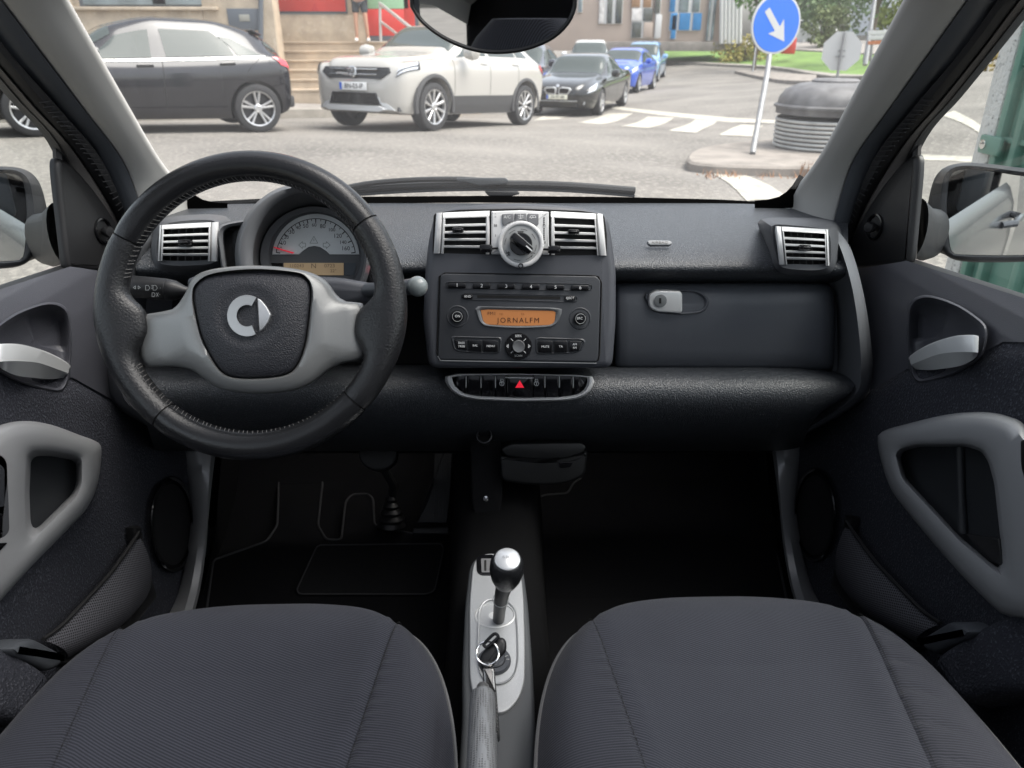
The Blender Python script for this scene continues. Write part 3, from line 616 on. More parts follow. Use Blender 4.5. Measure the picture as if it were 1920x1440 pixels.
# person on the platform (only the lower half is in the picture)
def person():
    o = pb(679, 76, YB-.35); o.z = zp
    P = thing('person', 'person in white top, dark shorts and trainers standing by the red door', 'person', tuple(o))
    k = .9
    def sk(name, joints, edges, m, sub=2):
        me = bpy.data.meshes.new(name); me.from_pydata([tuple(o+V(j[0])*k) for j in joints], edges, []); ob = bpy.data.objects.new(name, me); col.objects.link(ob)
        md = ob.modifiers.new('s', 'SKIN'); 
        for i, j in enumerate(joints): me.skin_vertices[0].data[i].radius = (j[1]*k,)*2; me.skin_vertices[0].data[i].use_root = i == 0
        ob.modifiers.new('u', 'SUBSURF').levels = sub; dg = bpy.context.evaluated_depsgraph_get(); m2 = bpy.data.meshes.new_from_object(ob.evaluated_get(dg)); bpy.data.objects.remove(ob)
        return put(name, m2, m, P)
    skin = M('skin', (.52, .30, .21), .6)
    J = [((0,0,.98),.13),((0,.01,1.25),.14),((0,0,1.46),.11),((0,0,1.55),.05),((0,-.01,1.66),.085),((0,-.01,1.76),.07),
         ((-.09,0,.90),.085),((-.11,-.03,.50),.055),((-.12,.02,.08),.038),((-.13,-.12,.035),.035),((.09,0,.90),.085),((.12,-.02,.50),.055),((.15,.03,.08),.038),((.17,-.10,.035),.035),
         ((-.19,0,1.42),.055),((-.25,.02,1.14),.042),((-.22,-.10,.92),.032),((.19,0,1.42),.055),((.26,.02,1.14),.042),((.24,-.10,.92),.032)]
    E = [(0,1),(1,2),(2,3),(3,4),(4,5),(0,6),(6,7),(7,8),(8,9),(0,10),(10,11),(11,12),(12,13),(2,14),(14,15),(15,16),(2,17),(17,18),(18,19)]
    sk('body', J, E, skin)
    sk('top', [((0,0,.94),.155),((0,.01,1.25),.16),((0,0,1.44),.13),((-.2,0,1.41),.075),((-.24,.01,1.24),.065),((.2,0,1.41),.075),((.24,.01,1.24),.065)], [(0,1),(1,2),(2,3),(3,4),(2,5),(5,6)], M('white_top', (.72, .73, .76), .8))
    sk('shorts', [((0,0,.96),.15),((-.09,0,.86),.105),((-.105,-.02,.60),.095),((.09,0,.86),.105),((.11,-.01,.60),.095)], [(0,1),(1,2),(0,3),(3,4)], M('dark_shorts', (.05, .06, .07), .8))
    sh = M('white_trainer', (.7, .7, .7), .6)
    for x, y in ((-.125, -.05), (.16, -.03)): sk('shoe', [((x,y+.06,.045),.048),((x,y-.05,.04),.045),((x,y-.13,.032),.036)], [(0,1),(1,2)], sh)
    sk('hair', [((0,.02,1.74),.09),((0,.03,1.68),.085)], [(0,1)], M('hair', (.04, .025, .02), .8))
person()
# right-hand long building with shop windows
m_pink = M('pink_render', (.44, .36, .31), .85, bump=(20, .2, .01, 5), var=(.6, .08))
m_shopw = M('shop_frame', (.62, .62, .62), .5)
m_blue = M('blue_shop', (.03, .22, .50), .4, var=(1.2, .25)); m_brown = M('brown_board', (.34, .2, .11), .6, var=(2, .2))
m_pane2 = M('shop_pane', (.10, .11, .10), .1, var=(.8, .7), coat=.3); m_poster = M('poster_white', (.65, .63, .62), .6, var=(3, .3))
YR = 44.
b2 = pb(1200, 80, YR); bl2 = thing('shop_building', 'pinkish rendered building with shop windows and blue doors across the street', 'building', (b2.x, YR, b2.z-1))
def slab2(name, a, b, c, d, Y, m, parent, th=.12): return slab(name, a, b, c, d, Y, th, m, parent, .02)
slab2('wall', 960, 1394, -120, 95, YR, m_pink, bl2, 3.0)
def shopwin(px0, px1, py0, py1, cols, rows, mats, name='window'):
    f = slab2(name, px0, px1, py0, py1, YR-.10, m_shopw, bl2, .15); i = 0; wx = (px1-px0)/len(cols); cx = px0
    tot = sum(cols)
    for ci, cw in enumerate(cols):
        w_ = (px1-px0)*cw/tot; cy = py0; tr = sum(rows)
        for ri, rh in enumerate(rows):
            h_ = (py1-py0)*rh/tr; mm = mats[i % len(mats)]; i += 1
            slab2('pane', cx+1.2, cx+w_-1.2, cy+1.2, cy+h_-1.2, YR-.16, mm, f, .10); cy += h_
        cx += w_
    return f
shopwin(1122, 1171, -40, 45, [1, 1.1, 1.3], [1], [m_poster, m_pane2, m_pane2]); shopwin(1183, 1226, -40, 72, [1, 1], [2.8, 1.3, 1.6], [m_brown, m_poster, m_pane2, m_brown, m_pane2, m_pink])
shopwin(1083, 1094, -30, 24, [1], [1], [m_pane]); shopwin(1226, 1243, -40, 73, [1], [1.4, 1], [m_pane2, m_shopw])
shopwin(1254, 1318, -40, 58, [1.3, 1.9, 1.6], [2.2, 1.2], [m_blue, m_blue, m_pane, m_blue, m_pane, m_blue]); shopwin(1256, 1271, 27, 74, [1], [1], [m_blue], 'blue_door')
shopwin(1326, 1345, -40, 77, [1, 1], [1], [m_pane, m_pane])
for px in range(1352, 1394, 7): mesh('column', *tube([pb(px, 82, YR-.4), pb(px+2, -100, YR-.4)], .10, 8), m_shopw, bl2)
slab2('base_course', 1090, 1394, 78, 96, YR-.3, m_pave, bl2, .3)
# far tower block
m_far = M('far_render', (.62, .66, .70), .8); bl3 = thing('far_apartment_block', 'distant white apartment block at the upper right behind trees', 'building', tuple(pb(1690, 60, 75)))
slab('wall', 1655, 1760, -60, 66, 75, 8, m_far, bl3, .05)
for i in range(5):
    for j in range(6): slab('window', 1662+i*20, 1669+i*20, -50+j*18, -43+j*18, 74.9, .3, m_pane, bl3, .02)
# ================================================================ grass verge, plants, trees
m_grass = M('grass', (.125, .215, .045), .9, bump=(30, .8, .03, 6), var=(.7, .25))
strip_on_ground('grass_verge', [(1240,116),(1330,121),(1480,132),(1660,146),(1760,152)], [(1240,93),(1330,90),(1480,98),(1660,108),(1760,112)], m_grass, .1, kind='structure')
strip_on_ground('kerb', [(1236,119),(1330,124),(1480,135),(1660,149),(1760,155)], [(1240,116),(1330,121),(1480,132),(1660,146),(1760,152)], m_kerb, .12, kind='structure')
strip_on_ground('pavement', [(1240,92.5),(1330,90),(1480,96),(1660,106)], [(1240,84),(1330,82),(1480,84),(1660,86)], m_pave, .12, kind='structure')
strip_on_ground('traffic_island', [(1378,138),(1430,150),(1480,158),(1530,160)], [(1378,136),(1430,138),(1480,143),(1530,146)], m_isl, .12, kind='structure')
def leafmat(name, c): return M(name, c, .7, var=(.9, .45))
m_bark = M('bark', (.12, .09, .07), .9, bump=(20, .6, .02, 5))
def tree(name, label, px, py, d, hgt, rx, c, n=1500, leaf=.16, group=None, cat='tree', trunk=.1, low=.3, seed=1):
    rn = random.Random(seed); b = PD(px, py, d); b.z = gz(b.x, b.y) if py > 60 else b.z
    t = thing(name, label, cat, tuple(b), group); lm = leafmat(name+'_leaf', c); mb = MB()
    clumps = []
    for i in range(26):
        a = rn.uniform(0, 6.28); rr = rx*rn.uniform(.15, .85); z = hgt*(low+(1-low)*rn.uniform(.08, .92)); taper = 1-.35*abs((z/hgt-(.5+low*.4)))/.5
        clumps.append((V((math.cos(a)*rr*taper, math.sin(a)*rr*taper, z)), rx*rn.uniform(.22, .42)))
    for i in range(n):
        cc, cr_ = rn.choice(clumps); q = V((rn.gauss(0, 1), rn.gauss(0, 1), rn.gauss(0, .8))); q = q.normalized()*cr_*rn.uniform(.5, 1.05)
        p = b+cc+q; u = V((rn.gauss(0, 1), rn.gauss(0, 1), rn.gauss(0, 1))).normalized(); w_ = u.cross(V((rn.gauss(0, 1), rn.gauss(0, 1), .3))).normalized(); s_ = leaf*rn.uniform(.6, 1.3)
        mb.add([p-u*s_, p+w_*s_*.5, p+u*s_, p-w_*s_*.5], [(0,1,2,3)])
    mb.build('crown', lm, t, smooth=False, fix=False)
    tm = MB(); tm.add(*tube([b+V((0, 0, -.1)), b+V((.05*rx, 0, hgt*.35)), b+V((0, .05*rx, hgt*.75))], [trunk, trunk*.75, trunk*.3], 8))
    for cc, cr_ in clumps[:8]: tm.add(*tube([b+V((0, 0, hgt*low*.9)), b+cc*.6+V((0, 0, hgt*low*.3)), b+cc], [trunk*.4, trunk*.25, trunk*.1], 5))
    tm.build('trunk', m_bark, t)
tree('broadleaf_tree', 'dense green tree just behind the round blue sign', 1418, 88, 36, 7, 1.25, (.09, .2, .035), 2200, .13, seed=2, low=.12)
tree('broadleaf_tree', 'tall dark tree beside the grey lamp post', 1625, 104, 34, 8.5, 2.2, (.09, .15, .05), 2600, .15, 'trees beyond the verge', seed=3, low=.25, trunk=.16)
tree('broadleaf_tree', 'big soft green tree filling the gap between sign and octagon', 1540, 92, 52, 8, 4.2, (.11, .17, .07), 3000, .2, 'trees beyond the verge', seed=5, low=.1)
tree('broadleaf_tree', 'yellow green tree below the far apartment block', 1690, 92, 48, 5.2, 2.6, (.22, .27, .07), 1800, .2, 'trees beyond the verge', seed=7, low=.15)
tree('broadleaf_tree', 'dark tree mass right behind the blue sign', 1490, 86, 58, 7, 3.2, (.06, .10, .045), 2200, .22, 'trees beyond the verge', seed=9, low=.1)
tree('round_shrub', 'rounded olive shrub left of the octagonal sign', 1545, 80, 44, 2.2, 1.3, (.12, .15, .06), 1100, .13, seed=11, low=.05, cat='shrub')
tree('flowering_shrub', 'low yellow green shrub on the verge beside the blue sign', 1395, 104, 40, 1.1, 1.9, (.28, .24, .05), 1500, .10, seed=13, low=.0, cat='shrub')
tree('hedge_shrub', 'ochre shrub seen past the white gate pillar', 1805, 118, 22, 1.5, 1.3, (.4, .3, .09), 1000, .10, seed=15, low=.0, cat='shrub')
# ================================================================ street furniture
m_galv = M('galvanised', (.26, .265, .27), .5, .3, var=(12, .15)); m_sblue = M('sign_blue', (.012, .16, .72), .35, coat=.3); m_swhite = M('sign_white', (.56, .57, .57), .4)
base = GH(1411, 288, .1); st = thing('road_sign', 'round blue sign with white diagonal arrow on a leaning grey pole', 'road sign', tuple(base))
dc = PD(1455, 45, 8.05); top = PD(1463, 2, 8.05)
mesh('pole', *tube([base, PD(1443, 130, 8.0)+FW*.07, dc-V((0, 0, .2))+FW*.10, top+FW*.10], .03, 10), m_galv, st)
nrm = (CAM-dc).normalized(); nrm = (Matrix.Rotation(R(33), 3, 'Z')@nrm); nrm = (nrm-V((0, 0, nrm.z*.8))).normalized()
sp = PL(dc, nrm); upv = (top-base).normalized(); ex = upv.cross(nrm).normalized(); ey = nrm.cross(ex)
rad = 52*8.05/FPX
def sdisc(r0, h0, h1): return lathe([(r0, h0), (r0, h1-.004), (r0-.004, h1)], dc, nrm, 48)
mesh('border', *sdisc(rad, -.01, .006), m_swhite, st); mesh('disc', *sdisc(rad*.93, 0, .010), m_sblue, st)
arw = [(-.11,.62),(.11,.62),(.11,-.14),(.37,-.04),(0,-.66),(-.37,-.04),(-.11,-.14)]; ca, sa = math.cos(R(38)), math.sin(R(38))
# aim the arrow by its ends in the picture
e1, e2 = sp.p(1438, 17, .012), sp.p(1470, 77, .012); ax = (e2-e1); ln = ax.length; ax.normalize(); sd_ = nrm.cross(ax); mid = (e1+e2)/2
mesh('arrow', [mid+ax*(-y/1.28*ln)+sd_*x*ln/1.28*.95 for x, y in arw], [(0,1,2,6),(2,3,4),(4,5,6),(2,4,6)], m_swhite, st, smooth=False)
# half sunk waste container
m_lid = M('bin_lid', (.13, .128, .13), .6, bump=(12, .2, .01, 4), var=(6, .35)); m_binw = M('bin_slats', (.50, .50, .48), .5, .1, var=(5, .2))
bb = GH(1543, 296, .1); bd = 8.7; bc = PD(1543, 296, 8.3); bc.z = gz(bc.x, bc.y)+.06; br = 97*8.3/FPX
bn = thing('waste_container', 'half sunk round waste container with dark domed lid and ribbed pale body', 'waste container', tuple(bc))
hb = .47-bc.z; ribs = max(4, int((hb+.06)/.044)); prof = []
mesh('body', *lathe([(br*.93, 0), (br*.95, hb+.06)], bc, (0,0,1), 48, False, False), m_plast, bn)
for i in range(ribs): 
    z = .01+i*(hb+.05)/ribs; q = br*(.955+.02*i/ribs); mesh('rib', *lathe([(q-.02, z), (q, z+.006), (q+.006, z+.018), (q, z+.03), (q-.02, z+.036)], bc, (0,0,1), 48, False, False), m_binw, bn)
mesh('lid', *lathe([(br*.99, hb+.10), (br*1.0, hb+.16), (br*1.04, hb+.165), (br*1.04, hb+.185), (br*.98, hb+.20), (br*.96, hb+.26), (br*.86, hb+.34), (br*.64, hb+.395), (br*.35, hb+.42), (.01, hb+.425)], bc, (0,0,1), 48, False, True), m_lid, bn)
mesh('hatch', *lathe([(br*.42, hb+.40), (br*.42, hb+.43), (br*.38, hb+.445), (.01, hb+.45)], bc, (0,0,1), 32, False, True), m_lid, bn)
# octagonal sign seen from behind
oc = PD(1578, 96, 15.6); os_ = thing('octagonal_sign', 'white back of an octagonal sign behind the waste container', 'road sign', (oc.x, oc.y, gz(oc.x, oc.y)))
on = (CAM-oc); on.z = 0; on.normalize(); orr = 36*15.6/FPX
x_, y_, z_ = basis(on); mesh('plate', *loft([[oc+(x_*math.cos(R(22.5+45*i))+V((0,0,1))*math.sin(R(22.5+45*i)))*orr+on*h for i in range(8)] for h in (0, .012)], True, True, True), m_swhite, os_, smooth=False)
mesh('post', *tube([V((oc.x, oc.y, gz(oc.x, oc.y)-.1))+on*.06, oc+V((0,0,orr*.9))+on*.06], .03, 8), m_galv, os_)
mesh('bracket', *box(oc-V((0,0,orr*.25))+on*.03, (orr*.55, .03, .03)), m_galv, os_); mesh('bracket', *box(oc+V((0,0,orr*.02))+on*.03, (orr*.35, .03, .03)), m_galv, os_)
rb = PD(1479, 86, 38); mesh('pillar_box', *bbox((rb.x, rb.y, rb.z), (.58, .5, .75), .05), m_red); tag(bpy.data.objects['pillar_box'], 'small red roadside box right of the blue sign', 'box')
lp = thing('lamp_post', 'tall grey lamp post at the upper right behind the octagonal sign', 'lamp post', tuple(PD(1622, 120, 26))); 
mesh('pole', *tube([PD(1622, 122, 26), PD(1640, 0, 26), PD(1670, -260, 26)], [.09, .07, .05], 10), m_galv, lp); mesh('lamp_arm', *tube([PD(1670, -260, 26), PD(1640, -290, 26), PD(1590, -300, 26)], .04, 8), m_galv, lp)
ds = thing('direction_sign', 'white and brown direction boards on posts near the right pillar', 'road sign', tuple(PD(1640, 125, 24)))
dp = PL(PD(1660, 75, 24), (-.1, -1, 0))
for a, b, m in ((58, 66, m_swhite), (67, 75, m_swhite), (77, 84, M('sign_brown', (.45, .16, .07), .5))): plate('board', dp, [(1628,a),(1700,a-3),(1700,b-3),(1628,b)], -.03, .02, m, ds, .004)
for px in (1632, 1690): mesh('post', *tube([dp.p(px, 130, -.06), dp.p(px+4, 55, -.06)], .04, 8), m_galv, ds)
sp2 = thing('sign_post', 'thin grey post on the small island beyond the crossing', 'post', tuple(GH(1411, 139)))
mesh('pole', *tube([GH(1411, 140, 0), PD(1417, 88, GH(1411, 139).y*.93)], .035, 8), m_galv, sp2)
for i, (px, py, d, cc, lb) in enumerate(((1498, 74, 52, (.7, .72, .72), 'far white car parked under the trees right of the blue sign'), (1543, 83, 56, (.75, .75, .75), 'tiny far white car left of the octagonal sign'))):
    o = PD(px, py+6, d); t = thing('far_car', lb, 'car', tuple(o), 'cars far off under the trees'); pm = M('far_paint%d' % i, cc, .3)
    rings = []
    for y, z0, z1, w_ in ((-2,.4,.7,.6), (-1.9,.2,.95,.8), (-1.2,.2,1.4,.8), (.2,.2,1.45,.8), (.9,.2,1.0,.8), (1.8,.2,.8,.8), (2,.3,.6,.6)): rings.append([o+V((y, -w_, z0)), o+V((y, -w_, min(z1, .9))), o+V((y, -w_*.75, z1)), o+V((y, w_*.75, z1)), o+V((y, w_, min(z1, .9))), o+V((y, w_, z0))])
    mesh('body', *loft(rings, True, True, True), pm, t); mesh('window', *loft([[o+V((-1.1,-.83,.95)), o+V((.7,-.83,.95))], [o+V((-.8,-.66,1.36)), o+V((.2,-.66,1.36))]], False), m_cglass, t)
    for y in (-1.25, 1.25): mesh('wheel', *lathe([(.32, 0), (.32, .1), (.2, .11), (.01, .11)], o+V((y, -.75, .3)), (0, -1, 0), 16), m_tyre, t)
# ================================================================ gate beside the car
m_stucco = M('white_stucco', (.66, .655, .63), .9, bump=(60, .8, .008, 6), var=(3, .1), spk=(70, .60, .70, (.3, .3, .29)))
m_gate = M('gate_green', (.13, .27, .215), .4, var=(3, .12))
XG = 1.95
g0 = PX(1880, 500, XG); gz0 = gz(XG, 2.9)
pil = thing('gate_pillar', 'rough white stucco pillar beside the green gate', 'pillar', (XG, PX(1865, 250, XG).y, gz0))
def pxq(px, py, X): q = PX(px, py, X); return q
ya, yb = PX(1818, 300, XG).y, PX(1850, 300, XG).y
mesh('shaft', *bbox((XG+.06, (ya+yb)/2, 1.3), (.12, ya-yb, 3.2), .02), m_stucco, pil, sub=0)
gt = thing('green_gate', 'green sheet metal gate leaf hung on the white pillar', 'gate', (XG+.1, yb-.3, gz0))
y1 = PX(1985, 300, XG).y; 
mesh('sheet', *bbox((XG+.05, (yb+y1)/2, 1.3), (.04, yb-y1, 2.9), .006), m_gate, gt)
for yy in (yb-.035, yb-.14, y1+.05): mesh('stile', *bbox((XG+.025, yy, 1.3), (.06, .035, 2.92), .006), m_gate, gt)
for zz in (.35, .95, 1.22, 1.75, 2.3): mesh('rail', *bbox((XG+.022, (yb+y1)/2, zz), (.03, yb-y1-.02, .02), .004), m_gate, gt)
hz = PX(1862, 272, XG).z; lt = mesh('latch', *bbox((XG-.012, yb-.02, hz), (.02, .13, .07), .008), m_gate, gt); mesh('latch_bolt', *lathe([(.018, 0), (.018, .006), (.01, .008), (.001, .008)], (XG-.022, yb+.01, hz), (-1, 0, 0), 16), m_chrome, lt)
wl = thing('boundary_wall', 'white plank faced boundary wall running along beside the car', 'wall', (XG+.2, 0, gz(XG, 0)))
for i in range(26): mesh('plank', *bbox((XG+.28, y1-.12-i*.17, .62), (.04, .16, 1.25), .006), m_stucco, wl)
mesh('coping', *bbox((XG+.3, y1-2.2, 1.27), (.2, 4.5, .06), .01), m_stucco, wl)

# street behind the car, seen in the door mirrors
fe = thing('railing_fence', 'dark green railing fence along the pavement behind the car', 'fence', (3.4, -6, 0))
for i in range(60): mesh('railing_bar', *box((3.4, -1.6-i*.16, .75), (.02, .02, 1.5)), m_gate, fe, smooth=False)
for z_ in (.15, 1.4): mesh('railing_rail', *box((3.4, -6.3, z_), (.04, 9.8, .05)), m_gate, fe, smooth=False)
for i in range(5): mesh('fence_post', *box((3.42, -1.5-i*2.4, .8), (.09, .09, 1.7)), m_gate, fe, smooth=False)
l2 = thing('street_lamp', 'curved street lamp reflected in the driver door mirror', 'street lamp', (-3.4, -13, 0)); mesh('pole', *tube([V((-3.4,-13,0)), V((-3.3,-13,4)), V((-2.9,-13,6.2)), V((-2.2,-13,7.2))], [.09,.07,.05,.04], 8), m_galv, l2); mesh('lamp_head', *bbox((-2.05, -13, 7.25), (.5, .2, .1), .03), m_galv, l2)
# ================================================================ CAR CABIN: body shell
m_pillar = M('pillar_cloth', (.43, .425, .405), .8, bump=(900, .15, .0004, 2), var=(4, .05))
m_strip = M('pillar_strip', (.075, .082, .092), .42)
m_frame = M('frame_film', (.095, .088, .083), .55)
m_carpet = M('black_carpet', (.008, .008, .009), .95, bump=(700, .8, .002, 2), spec=.1)
m_carpet2 = M('mat_pad', (.012, .012, .013), .9, bump=(700, .8, .002, 2), spec=.15)
m_edge = M('mat_edge', (.03, .03, .032), .8)
m_sill = M('sill_metal', (.36, .365, .375), .28, .35)
m_car = M('silver_car_paint', (.07, .073, .083), .25, .3, coat=.6)
m_screen = glass_mat('windscreen_glass', (.97, .985, .975), .9, haze=.026)  # pale scatter mixed into the glass imitates a veiling reflection
m_side = glass_mat('door_glass', (.93, .97, .95), .9)
m_mirror = M('mirror_glass', (.72, .74, .74), .015, 1)
shell = thing('car_shell', 'front cabin shell of a small two seat car with pale grey windscreen pillars', 'car cabin', (0, 1.2, .3))
def mirx(me): 
    for v in me.vertices: v.co.x *= -1
    me.flip_normals()
def both(fn):                                                    # build for the right side, then mirrored
    for s in (1, -1):
        o = fn()
        if s < 0: mirx(o.data)
LN = {'L0': ([(1755,-100),(1700,0),(1645,103),(1590,205),(1537,300),(1487,368),(1478,400)], (.475,.50,.512,.522,.530,.535,.535)),
      'L2': ([(1885,-100),(1813,0),(1740,102),(1668,203),(1603,295),(1574,375),(1556,450)], (.535,.553,.560,.566,.570,.572,.572)),
      'L3': ([(1950,-100),(1870,0),(1795,103),(1710,203),(1640,292),(1602,385),(1580,470)], (.57,.585,.59,.594,.596,.597,.597)),
      'L4': ([(1992,-100),(1912,0),(1840,95),(1760,195),(1692,275),(1620,390),(1586,480)], (.59,.602,.607,.611,.614,.616,.616)),
      'L5': ([(2030,-100),(1937,0),(1865,90),(1790,183),(1724,262),(1660,400),(1600,490)], (.60,.612,.618,.624,.63,.63,.63))}
def LP(k):
    p, x = LN[k]; return [V(q) for q in crv([tuple(PX(a, b, c)) for (a, b), c in zip(p, x)], 5, False)]
L0, L2, L3, L4, L5 = [LP(k) for k in ('L0', 'L2', 'L3', 'L4', 'L5')]
def bet(a, b, t, dx=0, dy=0): return [p.lerp(q, t)+V((dx, dy, 0)) for p, q in zip(a, b)]
both(lambda: mesh('pillar_trim', *grid([bet(L0, L2, 0, .01, .03), L0, bet(L0, L2, .08, -.001, -.003), bet(L0, L2, .3, -.005, -.009), bet(L0, L2, .55, -.007, -.012), bet(L0, L2, .8, -.005, -.009), bet(L0, L2, .96, -.001, -.003), L2, bet(L2, L3, 0, .01, .01)]), m_pillar, shell, ang=120))
both(lambda: mesh('pillar_strip', *grid([bet(L2, L3, .03, .004, .006), bet(L2, L3, .06, -.003, -.004), bet(L2, L3, .4, -.004, -.006), bet(L2, L3, .55, -.001, -.006), bet(L2, L3, .9, .004, -.002), bet(L2, L3, 1, .01, .01)]), m_strip, shell))
m_seal = M('rubber_seal', (.011, .011, .012), .55)
both(lambda: mesh('door_seal', *grid([bet(L3, L4, 0, .004, .006), bet(L3, L4, .1, -.006, -.008), bet(L3, L4, .5, -.008, -.01), bet(L3, L4, .85, -.003, -.006), bet(L3, L4, 1, .006, .004)]), m_seal, shell))
def pleats():
    mb = MB(); 
    for i in range(14, 30):
        for k in (.15, .6):
            j = i*1.0; a = L3[min(i, 30)].lerp(L4[min(i, 30)], .18)+V((-.008, -.010, 0)); b = L3[min(i, 30)].lerp(L4[min(i, 30)], .62)+V((-.009, -.012, -.004))
            c = L3[min(i+1, 30)].lerp(L4[min(i+1, 30)], .18)+V((-.008, -.010, 0)); e = L3[min(i+1, 30)].lerp(L4[min(i+1, 30)], .62)+V((-.009, -.012, -.004))
            mb.add(*tube([a.lerp(c, k), b.lerp(e, k)], .0008, 5))
    o = mb.build('seal_ribs', M('rubber_rib', (.03, .03, .032), .5), shell); o['kind'] = 'stuff'; return o
both(pleats)
both(lambda: mesh('window_frame', *grid([bet(L4, L5, 0, .002, .004), bet(L4, L5, .1, -.004, -.006), bet(L4, L5, .7, -.002, -.004), bet(L4, L5, .75, 0, -.002)]), m_frame, shell))
both(lambda: mesh('frame_edge', *grid([bet(L4, L5, .74, 0, -.001), bet(L4, L5, .8, -.003, -.006), bet(L4, L5, 1, .0, -.002), bet(L4, L5, 1.02, .015, .01)]), m_seal, shell))
# windscreen, black band along its foot, short bonnet
rows = []
G0 = [p+V((.002, .012, 0)) for p in L0]
for p in G0[:28]:
    rows.append([V((p.x*t, p.y+.075*(1-t*t), p.z+.004*(1-t*t))) for t in np.linspace(-1, 1, 25)])
mesh('windscreen', *grid(rows), m_screen, shell)
m_frit = M('black_band', (.003, .003, .003), 1, spec=0)
fr = [(340,384),(362,378),(400,374),(500,369),(640,366),(900,364),(1150,366),(1350,371),(1450,376),(1480,380),(1500,384)]
mesh('windscreen_band', *grid([[PY(a, b+3 if 345 < a < 1490 else b-8, 1.395) for a, b in fr], [PY(a, b+16, 1.385) for a, b in fr]]), m_frit, shell)
# fillets that round the lower corners of the glass opening
both(lambda: mesh('corner_fillet', *grid([[PY(a_, b_, 1.335) for a_, b_ in ((1415,376),(1440,374),(1460,369),(1474,360),(1486,347),(1499,327))], [PY(a_, b_, 1.335) for a_, b_ in ((1415,390),(1450,392),(1485,390),(1500,380),(1508,362),(1512,335))]]), m_frit, shell))
rows = []
for y, z in ((1.46, -.30), (1.55, -.335), (1.7, -.40), (1.85, -.50), (1.95, -.62), (1.99, -.8), (1.99, -1.0)):
    rows.append([V((x, y-.30*abs(x)**2.2, 1.3+z-.10*abs(x)**2.5)) for x in np.linspace(-.72, .72, 15)])
mesh('bonnet', *grid(rows), m_car, shell)
# floor, toe board, tunnel sides
fl = 1.3-.95
rows = [[V((x, y, z)) for x in np.linspace(-.62, .62, 13)] for y, z in ((-.5, fl), (.6, fl), (1.30, fl), (1.42, fl+.03), (1.62, fl+.20), (1.70, fl+.42), (1.60, fl+.62))]
mesh('floor_carpet', *grid(rows), m_carpet, shell)
rows = []
for y, z, w_ in ((-.3, 1.3-.72, .075), (.45, 1.3-.72, .075), (.95, 1.3-.72, .07), (1.15, 1.3-.70, .075), (1.45, 1.3-.66, .085), (1.7, 1.3-.6, .09)):
    rows.append([V((.0-w_*1.25, y, fl-.02)), V((-w_, y, z-.03)), V((-w_*.7, y, z)), V((w_*.7, y, z)), V((w_, y, z-.03)), V((w_*1.25, y, fl-.02))])
mesh('tunnel_carpet', *grid(rows), M('tunnel', (.005, .005, .0055), .9, spec=.1), shell, sub=1)
# metal sill strips between footwell and door
S1 = [(1440,800),(1448,850),(1455,900),(1462,960),(1468,1020),(1480,1090),(1500,1160)]; S2 = [(1462,800),(1470,850),(1472,900),(1476,960),(1484,1020),(1498,1090),(1520,1160)]; S3 = [(1500,790),(1494,850),(1490,900),(1488,960),(1496,1020),(1512,1090),(1545,1160)]
sx_ = (.555,.555,.553,.55,.548,.545,.54)
def sill():
    a = [V(q) for q in crv([tuple(PX(p[0], p[1], x)) for p, x in zip(S1, sx_)], 4, False)]; b = [V(q) for q in crv([tuple(PX(p[0], p[1], x+.012)) for p, x in zip(S2, sx_)], 4, False)]; c = [V(q) for q in crv([tuple(PX(p[0]+8, p[1], x+.05)) for p, x in zip(S3, sx_)], 4, False)]
    return mesh('sill_trim', *grid([[p+V((.02, .03, 0)) for p in a], a, bet(a, b, .5, -.006, -.008), b, bet(b, c, .5, .004, -.006), c]), m_sill, shell)
both(sill)
both(lambda: mesh('footwell_side', *grid([[PX(1430, 790, .56), PX(1452, 1000, .56), PX(1500, 1200, .55)], [V((.6, 1.75, .9)), V((.6, 1.75, .5)), V((.6, 1.6, .3))]]), m_carpet, shell))
both(lambda: mesh('leak_blocker', *bbox((.597, 1.52, .58), (.012, .46, .60), .004), m_carpet, shell))  # dark panel added to block light leaking in between sill trim and dash
# body behind the doors (seen in the door mirrors) and rear bulkhead (seen in the rear-view mirror)
for s in (-1, 1):
    rows = [[V((s*x, y, z)) for y in np.linspace(-.12, -1.15, 8)] for z, x in ((.35, .70), (.55, .76), (.8, .77), (.97, .745), (1.02, .73))]
    mesh('rear_quarter', *grid(rows), m_car, shell)
    mesh('side_post', *bbox((s*.62, -.22, 1.2), (.07, .16, .75), .02), m_strip, shell)
mesh('rear_bulkhead', *bbox((0, -.75, .85), (1.25, .05, 1.1), .02), m_carpet, shell)
m_dim_roof = glass_mat('light_dimming_glass', (.36, .365, .37), .9)  # unseen roof added to cut the overhead light; tint sets cabin brightness
rows = []
for y, z in ((.90, .115), (.75, .165), (.5, .20), (.1, .215), (-.4, .19), (-.8, .11)): rows.append([V((x, y-.05*(x/.5)**2, 1.3+z-.06*(x/.5)**2)) for x in np.linspace(-.5, .5, 11)])
mesh('dimming_roof', *grid(rows), m_dim_roof, shell)
both(lambda: mesh('roof_rail', *grid([[p[-1]+V((.0, 0, .004)) for p in rows], [p[-1]+V((.05, 0, -.01)) for p in rows], [p[-1]+V((.10, 0, -.045)) for p in rows], [p[-1]+V((.115, 0, -.10)) for p in rows]]), m_pillar, shell))
